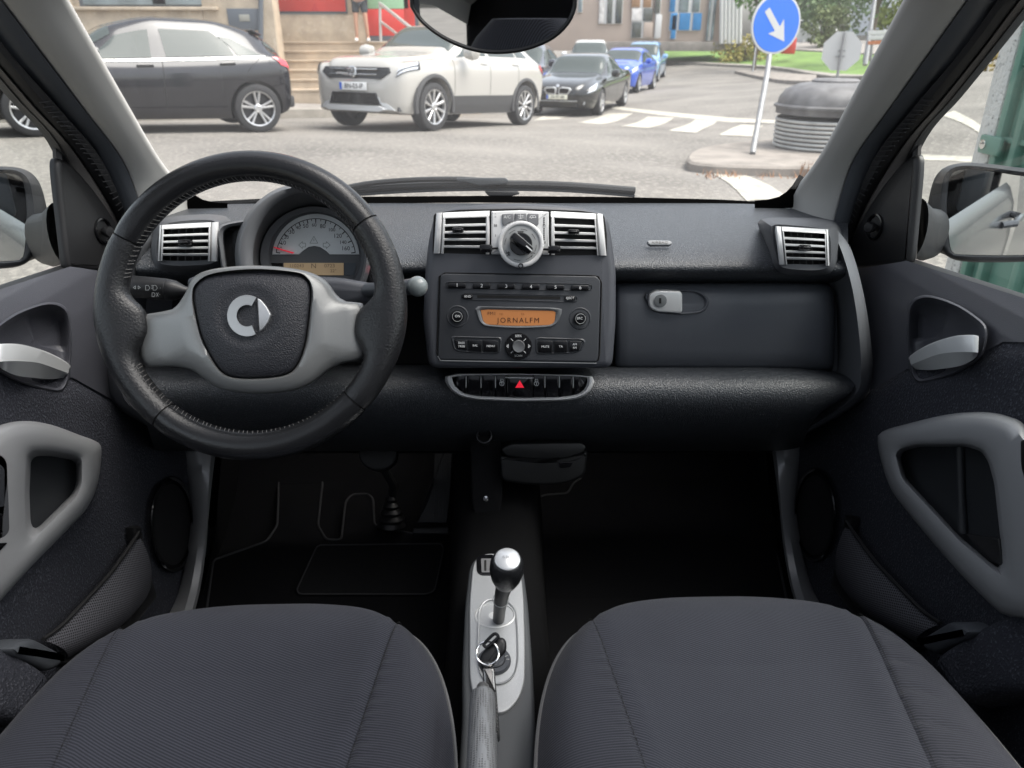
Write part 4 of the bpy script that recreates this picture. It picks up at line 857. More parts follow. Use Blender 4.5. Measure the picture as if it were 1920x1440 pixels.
# bonded mirror foot above the frame is part of the mirror
# ================================================================ rear-view mirror
mp = PL(PD(925, 10, .80), V((-.16, -1, -.02)))
rv = thing('rear_view_mirror', 'oval black rear-view mirror hanging at the top of the windscreen', 'mirror', tuple(PD(925, 10, .84)))
oe = [(x, y) for x, y in crv([(768,0),(772,18),(790,44),(830,74),(880,95),(930,102),(985,96),(1035,76),(1066,48),(1080,20),(1082,-6),(1072,-40),(1035,-75),(975,-95),(905,-100),(840,-85),(792,-50)], 5)]
c0 = (925, 0); ie = [(c0[0]+(x-c0[0])*.945, c0[1]+(y-c0[1])*.915) for x, y in oe]
bk = [(c0[0]+(x-c0[0])*.7, c0[1]+(y-c0[1])*.6-10) for x, y in oe]
A, B, C_ = polar(oe, c0, 80), polar(ie, c0, 80), polar(bk, c0, 80)
mesh('housing', *loft([[mp.p(*q, -.045) for q in C_], [mp.p(*q, -.02) for q in [(a[0]*.8+c[0]*.2, a[1]*.8+c[1]*.2) for a, c in zip(A, C_)]], [mp.p(*q, -.006) for q in A], [mp.p(*q, -.001) for q in [(a[0]*.9+b[0]*.1, a[1]*.9+b[1]*.1) for a, b in zip(A, B)]], [mp.p(*q, 0) for q in [(a[0]*.5+b[0]*.5, a[1]*.5+b[1]*.5) for a, b in zip(A, B)]], [mp.p(*q, -.003) for q in B]], True, True, False), m_black, rv)
mesh('glass', [mp.p(*q, -.0028) for q in B], [tuple(range(80))], m_mirror, rv, smooth=False)
mesh('stem', *tube([mp.p(925, 0, -.04), mp.p(925, -60, -.09), mp.p(925, -110, -.10)], .012, 10), m_black, rv)
# ================================================================ wiper
wp = thing('windscreen_wiper', 'long black windscreen wiper resting along the foot of the glass', 'wiper', tuple(PY(900, 350, 1.53)))
YW = 1.53; m_wip = M('wiper_black', (.010, .011, .012), .5); m_wip2 = M('wiper_grey', (.05, .055, .06), .5)
bl_ = [PY(x, y, YW) for x, y in crv([(655,362),(760,355),(900,351),(1050,353),(1190,363)], 8, False)]
mesh('blade', *tube([p+V((0, 0, .006)) for p in bl_], .0075, 8), m_wip, wp); mesh('rubber', *tube([p-V((0, 0, .004)) for p in bl_], .0035, 6), m_wip2, wp)
mesh('arm', *tube([PY(x, y, YW-.01) for x, y in crv([(600,366),(650,352),(700,343),(780,337),(860,336),(900,338)], 6, False)], .0052, 8), m_wip, wp)
wpl = PL(PY(920, 340, YW-.012), (0, -1, .2))
plate('connector', wpl, rp([(855,333),(948,333),(954,338),(950,345),(900,348),(870,341),(855,339)], 3), -.006, .004, m_wip2, wp, .002)
plate('clip', wpl, rp([(908,358),(972,358),(975,364),(958,368),(915,367)], 3), -.006, .004, m_wip, wp, .002)
# ================================================================ dashboard
m_pad = M('dash_pad', (.036, .040, .046), .36, bump=(520, 1.0, .0014, 1.5), spk=(500, .58, .70, (.13, .135, .145)), spec=.5)  # pale speckles put specular glints of the grain into the colour
m_cons = M('console_plastic', (.062, .066, .077), .46, bump=(1500, .3, .0005, 2))
m_rim = M('hood_plastic', (.105, .11, .118), .5, bump=(1500, .2, .0004, 2))
m_glove = M('glovebox_plastic', (.085, .092, .106), .45, bump=(1100, .35, .0006, 2))
m_trim = M('end_trim_plastic', (.13, .137, .15), .5, bump=(1500, .2, .0004, 2))
m_sil = M('satin_silver', (.66, .665, .665), .34, .15)
dash = thing('dashboard', 'dark grey padded dashboard with silver air vents and glovebox', 'dashboard', (0, 1.25, .95))
cols = [255,290,330,380,440,520,600,680,760,830,900,975,1050,1110,1160,1230,1300,1370,1440,1490,1530,1565,1590]
rows = []
for py, Y in ((381,1.385),(385,1.36),(394,1.31),(420,1.22),(455,1.13),(485,1.08),(505,1.065),(517,1.075),(525,1.10),(532,1.15)):
    r_ = []
    for px in cols:
        e = max(0, abs(px-925)-420)/220; yy = Y-.05*min(e, 1)**2*(1 if Y > 1.2 else .3); p2 = py+(13*min(e, 1.2)**2 if Y > 1.15 else 0)
        r_.append(PY(px, p2, yy))
    rows.append(r_)
mesh('upper_pad', *grid(rows), m_pad, dash, sub=2)
m_ledge = M('dash_ledge', (.10, .10, .11), .55)
both_d = lambda fn: both(fn)
# lower padded roll
lc = [262,285,330,420,520,620,720,800,900,1000,1100,1200,1300,1400,1480,1540,1580,1604]
rows = []
for k, (py, Y) in enumerate(((684,1.12),(690,1.085),(698,1.045),(715,1.018),(745,1.005),(775,1.012),(805,1.04),(830,1.09),(846,1.17))):
    r_ = []
    for px in lc:
        e = max(0, (px-1480)/124); e2 = max(0, (330-px)/70)
        r_.append(PY(px-(e*e*[14,10,2,0,10,40,80,105,120][k])+(e2*e2*[6,3,0,0,3,8,16,25,30][k]), py+e*e*[18,14,10,6,-4,-16,-30,-42,-45][k], Y+.03*e*e))
    rows.append(r_)
mesh('lower_pad', *grid(rows), m_pad, dash, sub=2)
mesh('backing', *grid([[PY(px, py, Y) for px in (270, 600, 925, 1300, 1580)] for py, Y in ((500, 1.19), (600, 1.17), (690, 1.15), (760, 1.2), (850, 1.3))]), m_dark, dash)
# glovebox
gpl = PL(PY(1360, 610, 1.083), (0, -1, .12)); grow = []
for py, Y, rx in ((530,1.14,1550),(533,1.115,1556),(540,1.100,1561),(553,1.091,1564),(575,1.0855,1566),(610,1.083,1566),(655,1.084,1565),(682,1.088,1563),(689,1.094,1561),(693,1.11,1560)):
    cols_ = [1153, 1156, 1164]+list(np.linspace(1180, rx-26, 18))+[rx-12, rx-4, rx]
    grow.append([PY(px, py+(3*(px-1156)/410 if py > 600 else -2*(px-1156)/410), Y+(.02 if px < 1155 else .004 if px < 1160 else 0)+(.03 if px == rx else .010 if px == rx-4 else .003 if px == rx-12 else 0)) for px in cols_])
gl = mesh('glovebox_door', *grid(grow), m_glove, dash, ang=80)
rc = crv([(1215,548),(1290,543),(1318,550),(1330,567),(1318,585),(1280,590),(1230,586),(1212,567)], 5)
ring('handle_recess', gpl, rc, [(1270+(x-1270)*.86, 567+(y-567)*.80) for x, y in rc], [(0, -.001), (.15, .003), (.4, .0045), (.7, .0035), (1, .0004)], m_glove, gl, 48, cap=True)
hd = plate('handle', gpl, rp([(1216,567),(1217,552),(1232,545),(1276,546),(1280,552),(1280,584),(1276,588),(1232,585),(1218,578)], [3,6,6,3,2,2,3,6,6]), -.004, .009, M('handle_silver', (.68, .69, .69), .35, .35), gl, .003)
mesh('lock', *lathe([(.0098, 0), (.0098, .0015), (.0085, .002), (.001, .002)], gpl.p(1238, 564, .009), gpl.n, 28), M('lock_grey', (.16, .17, .175), .5), gl)
plate('keyhole', gpl, [(1236,559),(1240,559),(1240,569),(1236,569)], .010, .0115, m_dark, gl, 0)
ab = plate('airbag_badge', PL(PY(1237, 455, 1.112), (0, -.75, .66)), rp([(1213,452),(1218,450),(1257,451),(1261,455),(1257,459),(1218,459)], 3), -.004, .002, M('badge_grey', (.22, .23, .24), .5), dash, .001)
text('lettering', PL(PY(1237, 455, 1.112), (0, -.75, .66)), 'AIRBAG', 1237, 455, 5, m_black, ab, h=.0024, sx=1.25)
# side end trim (right and left)
E1 = [(1532,440),(1552,500),(1566,560),(1570,640),(1568,700),(1540,760),(1480,800)]; E2 = [(1560,436),(1578,470),(1598,540),(1610,620),(1614,690),(1600,745),(1500,812)]; E3 = [(1570,432),(1596,468),(1618,545),(1632,630),(1636,700),(1618,752),(1505,818)]
def endtrim(k=1):
    a = [V(q) for q in crv([tuple(PY(x, y, Y)) for (x, y), Y in zip(E1, (1.13,1.125,1.125,1.125,1.12,1.12,1.16))], 5, False)]
    b = [V(q) for q in crv([tuple(PY(x, y, Y)) for (x, y), Y in zip(E2, (1.10,1.06,1.04,1.03,1.03,1.05,1.10))], 5, False)]
    c = [V(q) for q in crv([tuple(PY(x, y, Y)) for (x, y), Y in zip(E3, (1.11,1.085,1.07,1.06,1.06,1.08,1.12))], 5, False)]
    return mesh('end_trim', *grid([[p+V((-.03, .03, 0)) for p in a], a, bet(a, b, .5, 0, .004), bet(a, b, .93), b, bet(b, c, .35, .002, -.003), c, [p+V((.012, .05, 0)) for p in c]]), m_trim, dash)
both(endtrim)
# ---- vents
def vent(pl, quad, parent, s_slots=(.14, .93), t_top=.13, n=5, knob=(.5, .44), caps=(.08, .06), bulge=.010, curve_s=0, last=1.0, lean=0):
    TL, TR, BR, BL = [V(q) for q in quad]
    def q(s, t, h=0):
        p = TL.lerp(TR, s).lerp(BL.lerp(BR, s), t); hh = h+bulge*(1-(2*t-1)**2)+curve_s*(1-(2*s-1)**2); return pl.p(p.x, p.y, hh)
    ns = 10
    v = mesh('air_vent', *grid([[q(s, t, -.016) for s in np.linspace(0, 1, ns)] for t in np.linspace(0, 1, 7)]), m_dark, parent)
    def bar(name, s0, s1, t0, t1, m, h=.003, edge=.18, rnd=0):
        ss = np.linspace(s0, s1, ns); rr = []
        for t, hh in ((t0, -.012), (t0, h-.002), (t0+(t1-t0)*edge, h), (t1-(t1-t0)*edge, h), (t1, h-.002), (t1, -.012)): rr.append([q(s, t, hh) for s in ss])
        vv, ff = grid(rr); k = len(rr); ff = list(ff)+[tuple(i*ns for i in range(k)), tuple(i*ns+ns-1 for i in range(k))[::-1]]
        return mesh(name, vv, ff, m, v, ang=50)
    s0, s1 = s_slots
    bar('frame_bar', caps[0], 1-caps[1], 0, t_top, m_sil, .004, .12)
    def vbar(a, b, nm): 
        tt = np.linspace(0, 1, 9); rr = []
        for s, hh in ((a, -.012), (a, .001), (a+(b-a)*.25, .004), (a+(b-a)*.75, .004), (b, .001), (b, -.012)): rr.append([q(s, t, hh) for t in tt])
        return mesh(nm, *grid(rr), m_sil, v, ang=50)
    if caps[0] > 0: vbar(0, caps[0]-.006, 'side_cap')
    if caps[1] > 0: vbar(1-caps[1]+.006, 1, 'side_cap')
    vbar(caps[0], s0, 'frame_bar'); vbar(s1, 1-caps[1], 'frame_bar')
    pitch = (last-t_top)/n
    for i in range(1, n): bar('slat', s0-.01, s1+.01, t_top+pitch*i-pitch*.20, t_top+pitch*i+pitch*.20, m_sil, .003, .25)
    for i in range(1, 6):                                        # vertical fins behind the slats
        s = s0+(s1-s0)*i/6; mesh('fin', *grid([[q(s-.008, t, -.006) for t in (t_top, last)], [q(s+.008, t, -.006) for t in (t_top, last)]]), m_black, v)
    a = q(knob[0], knob[1], .004); ex = (q(knob[0]+.1, knob[1], .004)-a).normalized(); ey = pl.n.cross(ex); w_ = (q(knob[0]+.11, knob[1])-q(knob[0]-.11, knob[1])).length
    mesh('knob', *bbox(a+pl.n*.002, (w_, w_*.42, .012), .0028, Matrix((ex, ey, pl.n)).transposed()), m_gblack, v)
    mesh('knob_rim', *bbox(a+pl.n*.0025, (w_*.6, w_*.16, .0135), .0015, Matrix((ex, ey, pl.n)).transposed()), m_black, v)
    return v
m_pod = M('vent_pod', (.075, .078, .085), .5, bump=(1500, .2, .0004, 2))
def pod(side):
    pl = PL(PY(1505 if side > 0 else 352, 455, 1.03), (.12*-side*0, -1, .22))
    if side > 0:
        rim = crv([(1448,421),(1490,422),(1540,428),(1556,440),(1560,475),(1556,498),(1540,508),(1495,508),(1462,500),(1452,470),(1446,440)], 5); bk = crv([(1424,412),(1490,408),(1560,414),(1580,440),(1582,480),(1572,515),(1540,522),(1490,522),(1452,512),(1440,475),(1428,440)], 5)
        inn = crv([(1456,426),(1495,426),(1540,432),(1551,445),(1554,475),(1550,492),(1530,496),(1495,495),(1467,493),(1459,470),(1454,445)], 5); c = (1503, 462)
    else:
        rim = crv([(296,440),(303,422),(335,414),(385,411),(405,416),(413,440),(414,475),(404,492),(385,498),(330,500),(298,494),(292,470)], 5); bk = crv([(285,435),(300,412),(340,404),(400,402),(430,410),(438,440),(436,490),(410,510),(380,520),(320,520),(288,510),(278,470)], 5)
        inn = crv([(301,440),(307,424),(335,419),(385,416),(402,421),(408,440),(408,472),(400,484),(380,488),(330,489),(303,485),(298,466)], 5); c = (352, 455)
    A, B, C_ = polar(bk, c, 64), polar(rim, c, 64), polar(inn, c, 64)
    pd_ = mesh('vent_pod', *loft([[pl.p(*q, -.16) for q in A], [pl.p(*q, -.05) for q in [(a[0]*.6+b[0]*.4, a[1]*.6+b[1]*.4) for a, b in zip(A, B)]], [pl.p(*q, -.006) for q in [(a[0]*.12+b[0]*.88, a[1]*.12+b[1]*.88) for a, b in zip(A, B)]], [pl.p(*q, 0) for q in [(b[0]*.8+c_[0]*.2, b[1]*.8+c_[1]*.2) for b, c_ in zip(B, C_)]], [pl.p(*q, -.002) for q in C_], [pl.p(*q, -.02) for q in C_]]), m_pod, dash)
    if side > 0: vent(pl, [(1453,424),(1553,430),(1555,498),(1461,496)], dash, (.16, .93), .13, 5, (.52, .52), (.13, .05), .008, .004)
    else: vent(pl, [(299,422),(410,416),(409,490),(296,489)], dash, (.08, .83), .13, 5, (.46, .50), (.04, .13), .008, .004)
pod(1); pod(-1)
# ---- centre console tower
cp = PL(PD(972, 590, 1.02), (0, -math.cos(R(17)), math.sin(R(17))))
tower = rp([(796,510),(803,445),(812,408),(822,397),(856,387),(900,382),(975,380),(1050,383),(1098,389),(1130,398),(1142,410),(1150,450),(1157,510),(1157,600),(1150,692),(803,692),(792,600)], [16,16,14,14,16,16,16,16,16,14,14,16,16,16,18,18,16])
plate('centre_tower', cp, tower, -.13, 0, m_cons, dash, .012, 5)
plate('vent_recess', cp, rp([(813,400),(860,393),(975,391),(1090,395),(1133,402),(1138,440),(1138,478),(1030,479),(920,477),(811,474)], [8,6,6,6,8,4,6,2,2,6]), -.002, .0006, m_dark, dash, .0004, 1)
vent(cp, [(818,399),(918,395),(918,477),(813,475)], dash, (.18, .93), .15, 5, (.42, .44), (.13, .0), .006)
vent(cp, [(1033,396),(1130,401),(1137,479),(1033,478)], dash, (.07, .83), .15, 5, (.42, .46), (.0, .14), .006)
# ================================================================ climate panel
cl = thing('climate_panel', 'silver heater control panel with round dial between the centre vents', 'control panel', tuple(cp.p(975, 478)))
plate('panel', cp, rp([(921,396),(975,394),(1029,397),(1030,478),(921,477)], 2), -.002, .008, m_sil, cl, .002)
m_key = M('key_grey', (.17, .175, .185), .45)
kp = [[(941,401),(963,400),(963,416),(951,419),(945,424),(942,420)], [(965,400),(987,400),(987,415),(976,413),(965,416)], [(989,400),(1010,401),(1010,420),(1006,424),(999,419),(989,415)]]
for q, s in zip(kp, ('A/C', '', '')):
    b = plate('button', cp, rp(q, [3,1,1,1,3,2][:len(q)] if len(q) == 6 else 1), .006, .0105, m_key, cl, .001)
    if s: text('lettering', cp, s, 951, 407, 5.5, m_white, b, h=.0108)
    elif q[0][0] < 970: lines_on(cp, [[(971,404),(981,404)], [(971,407),(981,407)], [(973,410),(979,410)], [(976,402),(976,410)]], .9, .0108).build('symbol', m_white, b, smooth=False, fix=False)
    else: lines_on(cp, [[(993,408),(996,404),(1003,404),(1005,408),(993,408)], [(996,410),(999,406),(1001,408)]], .9, .0108).build('symbol', m_white, b, smooth=False, fix=False)
for i, (y, s) in enumerate(((400, '-'), (407, '>'), (423, '88'), (442, '1'))): text('lettering', cp, s, 929, y, 4.5, m_black, cl, h=.0084)
for y, s in ((402, '- -'), (424, '22'), (455, '18')): text('lettering', cp, s, 1020, y, 4.5, m_black, cl, h=.0084)
lines_on(cp, [[(1020, 408+i*4), (1020, 410+i*4)] for i in range(11) if i != 4], 2.2, .0084).build('scale', m_black, cl, smooth=False, fix=False)
o = cp.p(976, 459); m_px = cp.fr(976, 459)[3]; rr = 43*m_px
mesh('dial_ring', *lathe([(rr*.98, -.004), (rr*1.0, .012), (rr*.97, .016), (rr*.90, .017), (rr*.83, .0165), (rr*.80, .0155)], o, cp.n, 56, False, False), m_sil, cl)
dl = mesh('dial', *lathe([(rr*.80, .0150), (rr*.5, .0155), (.0005, .0155)], o, cp.n, 56, False, True), M('dial_face', (.40, .41, .41), .45, .4), cl)
mesh('knob', *lathe([(rr*.48, .015), (rr*.48, .021), (rr*.44, .023), (.0005, .023)], o, cp.n, 40, False, True), m_gblack, cl)
ax = (cp.p(994, 477)-cp.p(958, 446)).normalized(); ay = cp.n.cross(ax)
gr = mesh('pointer_grip', *bbox(o+cp.n*.026, (rr*1.12, rr*.40, .016), .004, Matrix((ax, ay, cp.n)).transposed()), m_gblack, cl)
mesh('pointer_line', *bbox(o+cp.n*.0346+ax*rr*.38+ay*rr*.05, (rr*.34, rr*.055, .001), .0002, Matrix((ax, ay, cp.n)).transposed()), m_white, gr)
mesh('pointer_edge', *bbox(o+cp.n*.0335+ay*rr*.195, (rr*1.0, rr*.03, .001), .0002, Matrix((ax, ay, cp.n)).transposed()), m_grey_print, gr)
sg = []
for i in range(8):
    a0 = R(20+45*i); 
    sg.append([(976+29.5*math.cos(a0+R(t)), 459-29.5*math.sin(a0+R(t))) for t in (0, 8, 16, 24)])
lines_on(cp, sg, .8, .0162).build('scale', m_black, dl, smooth=False, fix=False)
lines_on(cp, [[(971,434),(981,434),(979,440),(973,440),(971,434)], [(973,436),(979,436)], [(973,438),(979,438)], [(949,475),(953,473),(954,478),(950,480)], [(953,472),(956,474),(956,479)], [(996,475),(999,474),(1003,475)], [(998,478),(996,482)]], 1.3, .0162).build('symbol', m_black, dl, smooth=False, fix=False)
mesh('lamp_hole', *lathe([(rr*.11, .015), (rr*.11, .018), (rr*.07, .018), (rr*.06, .010), (.0003, .010)], cp.p(975.5, 499), cp.n, 20, False, True), m_gblack, cl)
for x, y, d in ((911, 466, 1), (1039, 468, -1)):
    lv = mesh('lever', *bbox(cp.p(x, y, .016), (.0172, .0105, .010), .003, Matrix((cp.fr(x, y)[1], cp.fr(x, y)[2], cp.n)).transposed()), m_gblack, cl)
    mesh('lever_arm', *tube([cp.p(x+d*10, y, .014), cp.p(x+d*22, y-1, .012)], .0016, 6), m_gblack, lv)
# ================================================================ car radio
m_rad = M('radio_face', (.040, .043, .049), .42, bump=(1800, .2, .0003, 2))
m_radk = M('radio_key', (.006, .006, .007), .22)
m_lcd = M('amber_display', (.36, .145, .05), .3, emit=(.7, .27, .08, .07), var=(14, .08))
m_lcdt = M('lcd_ink', (.05, .012, .004), .5)
ra = thing('car_radio', 'dark car radio with amber display reading JORNALFM and six preset keys', 'radio', tuple(cp.p(972, 675)))
fo = rp([(826,516),(834,513),(1118,518),(1126,526),(1122,670),(1118,679),(826,674),(821,668)], 4)
ring('surround', cp, [(972.5+(x-972.5)*1.022, 597+(y-597)*1.03) for x, y in fo], fo, [(0, .0005), (.3, .002), (.7, .001), (1, -.006)], m_dark, ra, 64)
fp = plate('faceplate', cp, fo, -.004, .0035, m_rad, ra, .0015)
lines_on(cp, [[(821,668),(826,676),(1118,681)]], 1.6, .0022).build('edge_line', m_grey_print, fp, smooth=False, fix=False)
# preset keys in a groove
H = .0035
gr_ = rp([(832,534),(836,527),(1108,532),(1114,538),(1108,546),(838,541)], 5)
ring('key_groove', cp, gr_, [(973+(x-973)*.985, 536.5+(y-536.5)*.7) for x, y in gr_], [(0, H+.0002), (.35, H+.0012), (1, H-.0006)], m_rad, ra, 64, cap=True)
for i in range(6):
    x = 857+46.2*i; y = 535+.9*i
    k = plate('preset_key', cp, rp([(x-16,y-4.5),(x+16,y-4.5),(x+17,y),(x+16,y+4.8),(x-16,y+4.8),(x-17,y)], 3), H-.001, H+.0035, m_radk, ra, .0012)
    text('numeral', cp, str(i+1), x, y, 6.5, m_white, k, h=H+.0038, bold=.02)
cdg = rp([(862,556),(868,549),(1078,554),(1086,560),(1080,567),(870,562)], 5)
ring('disc_groove', cp, cdg, [(973+(x-973)*.985, 558+(y-558)*.66) for x, y in cdg], [(0, H+.0002), (.3, H+.0012), (1, H-.0008)], m_rad, ra, 64, cap=True)
plate('disc_slot', cp, rp([(895,553),(1050,556),(1051,561),(895,558.5)], 1), H-.002, H+.0006, m_dark, ra, 0)
for x, y, s in ((877, 556, 'RND'), (1069, 559, 'EJECT')):
    k = plate('key', cp, rp([(x-10,y-4),(x+10,y-4),(x+10,y+4),(x-10,y+4)], 4), H-.001, H+.003, m_radk, ra, .001); text('lettering', cp, s, x, y, 4.2, m_white, k, h=H+.0033)
# display
do = rp([(889,576),(894,574),(1052,577),(1055,581),(1047,605),(1036,613),(970,617),(908,612),(898,604)], [3,3,4,4,10,10,30,10,10]); di = rp([(901,580),(1042,583),(1040,603),(1034,609),(970,611.5),(912,608),(906,602)], [2,2,5,8,30,8,5])
ring('display_bezel', cp, do, di, [(0, H+.0002), (.25, H+.0018), (.6, H+.0015), (1, H-.0005)], M('bezel_grey', (.15, .155, .16), .38, .3), ra, 72, (971, 594))
lc_ = plate('display', cp, di, H-.004, H+.0002, m_lcd, ra, 0)
text('lettering', cp, 'JORNALFM', 972, 601, 9.5, m_lcdt, lc_, h=H+.0006, sx=1.0, sp=1.28); text('lettering', cp, 'FM1', 922, 588, 6, m_lcdt, lc_, h=H+.0006, sx=1.1, bold=.004)
text('lettering', cp, 'CD', 940, 589, 3.6, M('lcd_faint', (.22, .075, .02), .5), lc_, h=H+.0006); text('lettering', cp, 'TA', 980, 589, 3.6, bpy.data.materials['lcd_faint'], lc_, h=H+.0006)
# knobs
for x, y, s in ((858, 593, 'ON'), (1087, 597, 'SRC')):
    a = cp.p(x, y); q = cp.fr(x, y)[3]
    mesh('knob_cup', *lathe([(21*q, H+.0002), (19*q, H+.0008), (15*q, H-.0010), (12*q, H-.0015)], a, cp.n, 40, False, False), m_rad, ra)
    k = mesh('knob', *lathe([(12*q, H-.002), (12*q, H+.004), (11*q, H+.006), (10*q, H+.0062), (.0003, H+.0062)], a, cp.n, 36, False, True), m_radk, ra)
    mesh('knob_ring', *lathe([(9.6*q, H+.0062), (9.4*q, H+.0068), (8.8*q, H+.0068), (8.7*q, H+.0062)], a, cp.n, 36, False, False), m_grey_print, k); text('lettering', cp, s, x, y, 4.4, m_white, k, h=H+.0066)
def keyrow(outer, keys, lab):
    c = (sum(p[0] for p in outer)/len(outer), sum(p[1] for p in outer)/len(outer))
    ring('key_surround', cp, rp(outer, 5), rp([(c[0]+(x-c[0])*.88, c[1]+(y-c[1])*.74) for x, y in outer], 4), [(0, H+.0002), (.4, H+.0014), (1, H-.0006)], m_rad, ra, 56, cap=True)
    for q, s in zip(keys, lab):
        k = plate('key', cp, rp(q, 1.5), H-.001, H+.0022, m_radk, ra, .0008); cx = sum(p[0] for p in q)/4; cy = sum(p[1] for p in q)/4
        for j, w_ in enumerate(s): text('lettering', cp, w_, cx, cy+(j-(len(s)-1)/2)*6.5, 4.0, m_white, k, h=H+.0025)
keyrow([(845,632),(848,630),(940,632),(941,636),(939,662),(928,664),(860,660),(850,655)], [[(852,637),(876,637.5),(876,656.5),(857,654)], [(878,637.5),(904,638),(904,659),(878,657)], [(906,638),(934,639),(934,660),(906,659)]], (('BASS', 'TREB'), ('BAL',), ('MENU',)))
keyrow([(1004,635),(1008,632),(1094,635),(1099,640),(1090,658),(1075,663),(1010,665),(1004,662)], [[(1009,639),(1036,639),(1036,661),(1009,661)], [(1039,639),(1064,639),(1064,660),(1039,661)], [(1067,639.5),(1091,640),(1086,657),(1067,660)]], (('MUTE',), ('TA',), ('AM', 'FM')))
a = cp.p(972, 648.5); q = cp.fr(972, 648)[3]
sk_ = mesh('seek_ring', *lathe([(25*q, H-.001), (25*q, H+.002), (24*q, H+.003), (14*q, H+.003), (13.5*q, H)], a, cp.n, 48, False, False), m_radk, ra)
mesh('seek_knob', *lathe([(11.8*q, H-.001), (11.8*q, H+.006), (10.5*q, H+.0078), (9*q, H+.0075), (.0003, H+.007)], a, cp.n, 40, False, True), M('knob_grey', (.16, .165, .17), .35, .3), ra)
text('lettering', cp, 'SEEK', 972, 630, 4.4, m_white, sk_, h=H+.0034); text('lettering', cp, 'SCAN', 972, 667, 4.0, m_grey_print, sk_, h=H+.0034)
lines_on(cp, [[(953,646),(950,649),(953,652),(953,646)], [(991,646),(994,649),(991,652),(991,646)], [(958,635),(962,639)], [(986,635),(982,639)], [(958,662),(962,658)], [(986,662),(982,658)]], .9, H+.0034).build('symbol', m_white, sk_, smooth=False, fix=False)
# ================================================================ hazard switch strip
hp = PL(PY(975, 725, .993), (0, -.97, .24))
hz_ = thing('switch_strip', 'silver framed strip of black switches with red hazard triangle under the radio', 'switch panel', tuple(hp.p(975, 750)))
ho = rp([(832,710),(836,702),(845,700),(975,700),(1106,703),(1114,708),(1115,716),(1106,736),(1088,747),(1060,752),(975,753),(890,750),(862,744),(842,730)], [4,5,5,5,5,5,5,8,10,20,20,20,10,8])
hi = rp([(847,704.5),(975,703),(1101,706.5),(1102,712),(1096,732),(1080,741),(1050,745),(975,746),(895,743),(868,738),(852,724)], [3,3,4,4,8,10,16,16,16,10,8])
ring('frame', hp, ho, hi, [(0, -.014), (.12, .001), (.35, .006), (.6, .006), (1, .001)], M('frame_silver', (.8, .8, .8), .35, .1), hz_, 96, (975, 724))
xs_ = [847,874,902,929,950,1000,1022,1049,1075,1103]; P_hi = polar(hi, (975, 724), 720)
def clipx(x0, x1):                                              # slice of the inner outline between two columns
    top = [p for p in P_hi if x0 <= p[0] <= x1 and p[1] < 724]; bot = [p for p in P_hi if x0 <= p[0] <= x1 and p[1] >= 724]
    top.sort(); bot.sort(reverse=True); st = max(1, len(top)//8); sb = max(1, len(bot)//8); return top[::st]+[top[-1]]+bot[::sb]+[bot[-1]]
for i in range(9):
    pts = [p for j, p in enumerate(clipx(xs_[i]+.8, xs_[i+1]-.8))]; pts = [p for j, p in enumerate(pts) if j == 0 or (abs(p[0]-pts[j-1][0])+abs(p[1]-pts[j-1][1])) > .05]
    if len(pts) < 3: continue
    s_ = plate('switch', hp, pts, -.006, .0015 if i != 4 else .0025, m_gblack, hz_, .0008, 2)
    if i == 4:
        t_ = [hp.p(*p, .0028) for p in ((966,727),(983,727),(974.5,713))]; mesh('hazard_triangle', t_, [(0,1,2)], M('hazard_red', (.75, .03, .05), .4, emit=(.9, .02, .05, .25)), s_, smooth=False)
    if i in (3, 5):
        x = 941 if i == 3 else 1006; lines_on(hp, [ell(x, 719, 4, 4.5, 14)+[(x+4, 719)], [(x-3, 714), (x-2, 711), (x+2, 711), (x+3, 714)], [(x, 717), (x, 722)], [(x-2, 717), (x+2, 717)]], 1.0, .0019).build('lock_symbol', m_white, s_, smooth=False, fix=False)
for x in xs_[1:4]+xs_[6:9]: plate('divider', hp, [(x-.7,706),(x+.7,706),(x+.7,727),(x-.7,727)], -.002, .003, m_sil, hz_, 0)
plate('divider', hp, [(947,707),(1001,708),(1000,710),(948,709)], -.002, .003, m_sil, hz_, 0)
# ================================================================ instrument cluster
kp_ = PL(PY(570, 430, 1.0), (0, -.94, .34))
ic = thing('instrument_cluster', 'round hooded speedometer pod behind the steering wheel', 'speedometer', tuple(kp_.p(580, 540)))
E_a, E_b, E_c, E_d = (ell(568, 475, 121, 127, 72), ell(579, 479, 104, 119, 72), ell(589, 481, 103, 95, 72), ell(591, 479, 84, 80, 72))
E_0 = ell(568, 478, 128, 134, 72)
def mix2(a, b, t): return [(p[0]*(1-t)+q[0]*t, p[1]*(1-t)+q[1]*t) for p, q in zip(a, b)]
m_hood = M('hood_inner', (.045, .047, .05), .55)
mesh('hood', *loft([[kp_.p(*q, -.15) for q in E_0], [kp_.p(*q, -.03) for q in E_0], [kp_.p(*q, -.004) for q in E_a], [kp_.p(*q, .0) for q in mix2(E_a, E_b, .15)], [kp_.p(*q, -.006) for q in mix2(E_a, E_b, .8)], [kp_.p(*q, -.012) for q in E_b]]), m_rim, ic, ang=100)
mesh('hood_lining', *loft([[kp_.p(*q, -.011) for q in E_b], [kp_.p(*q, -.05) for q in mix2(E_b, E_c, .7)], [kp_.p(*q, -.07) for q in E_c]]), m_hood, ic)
mesh('bezel', *loft([[kp_.p(*q, -.070) for q in E_c], [kp_.p(*q, -.064) for q in mix2(E_c, E_d, .1)], [kp_.p(*q, -.066) for q in mix2(E_c, E_d, .8)], [kp_.p(*q, -.071) for q in E_d]]), m_rim, ic)
hb_ = -.072; plate('backplate', kp_, E_d, hb_-.01, hb_, M('cluster_grey', (.10, .105, .11), .5), ic, 0)
fc = [(592+82*math.cos(R(a)), 483-82*math.sin(R(a))) for a in range(4, 177, 4)]
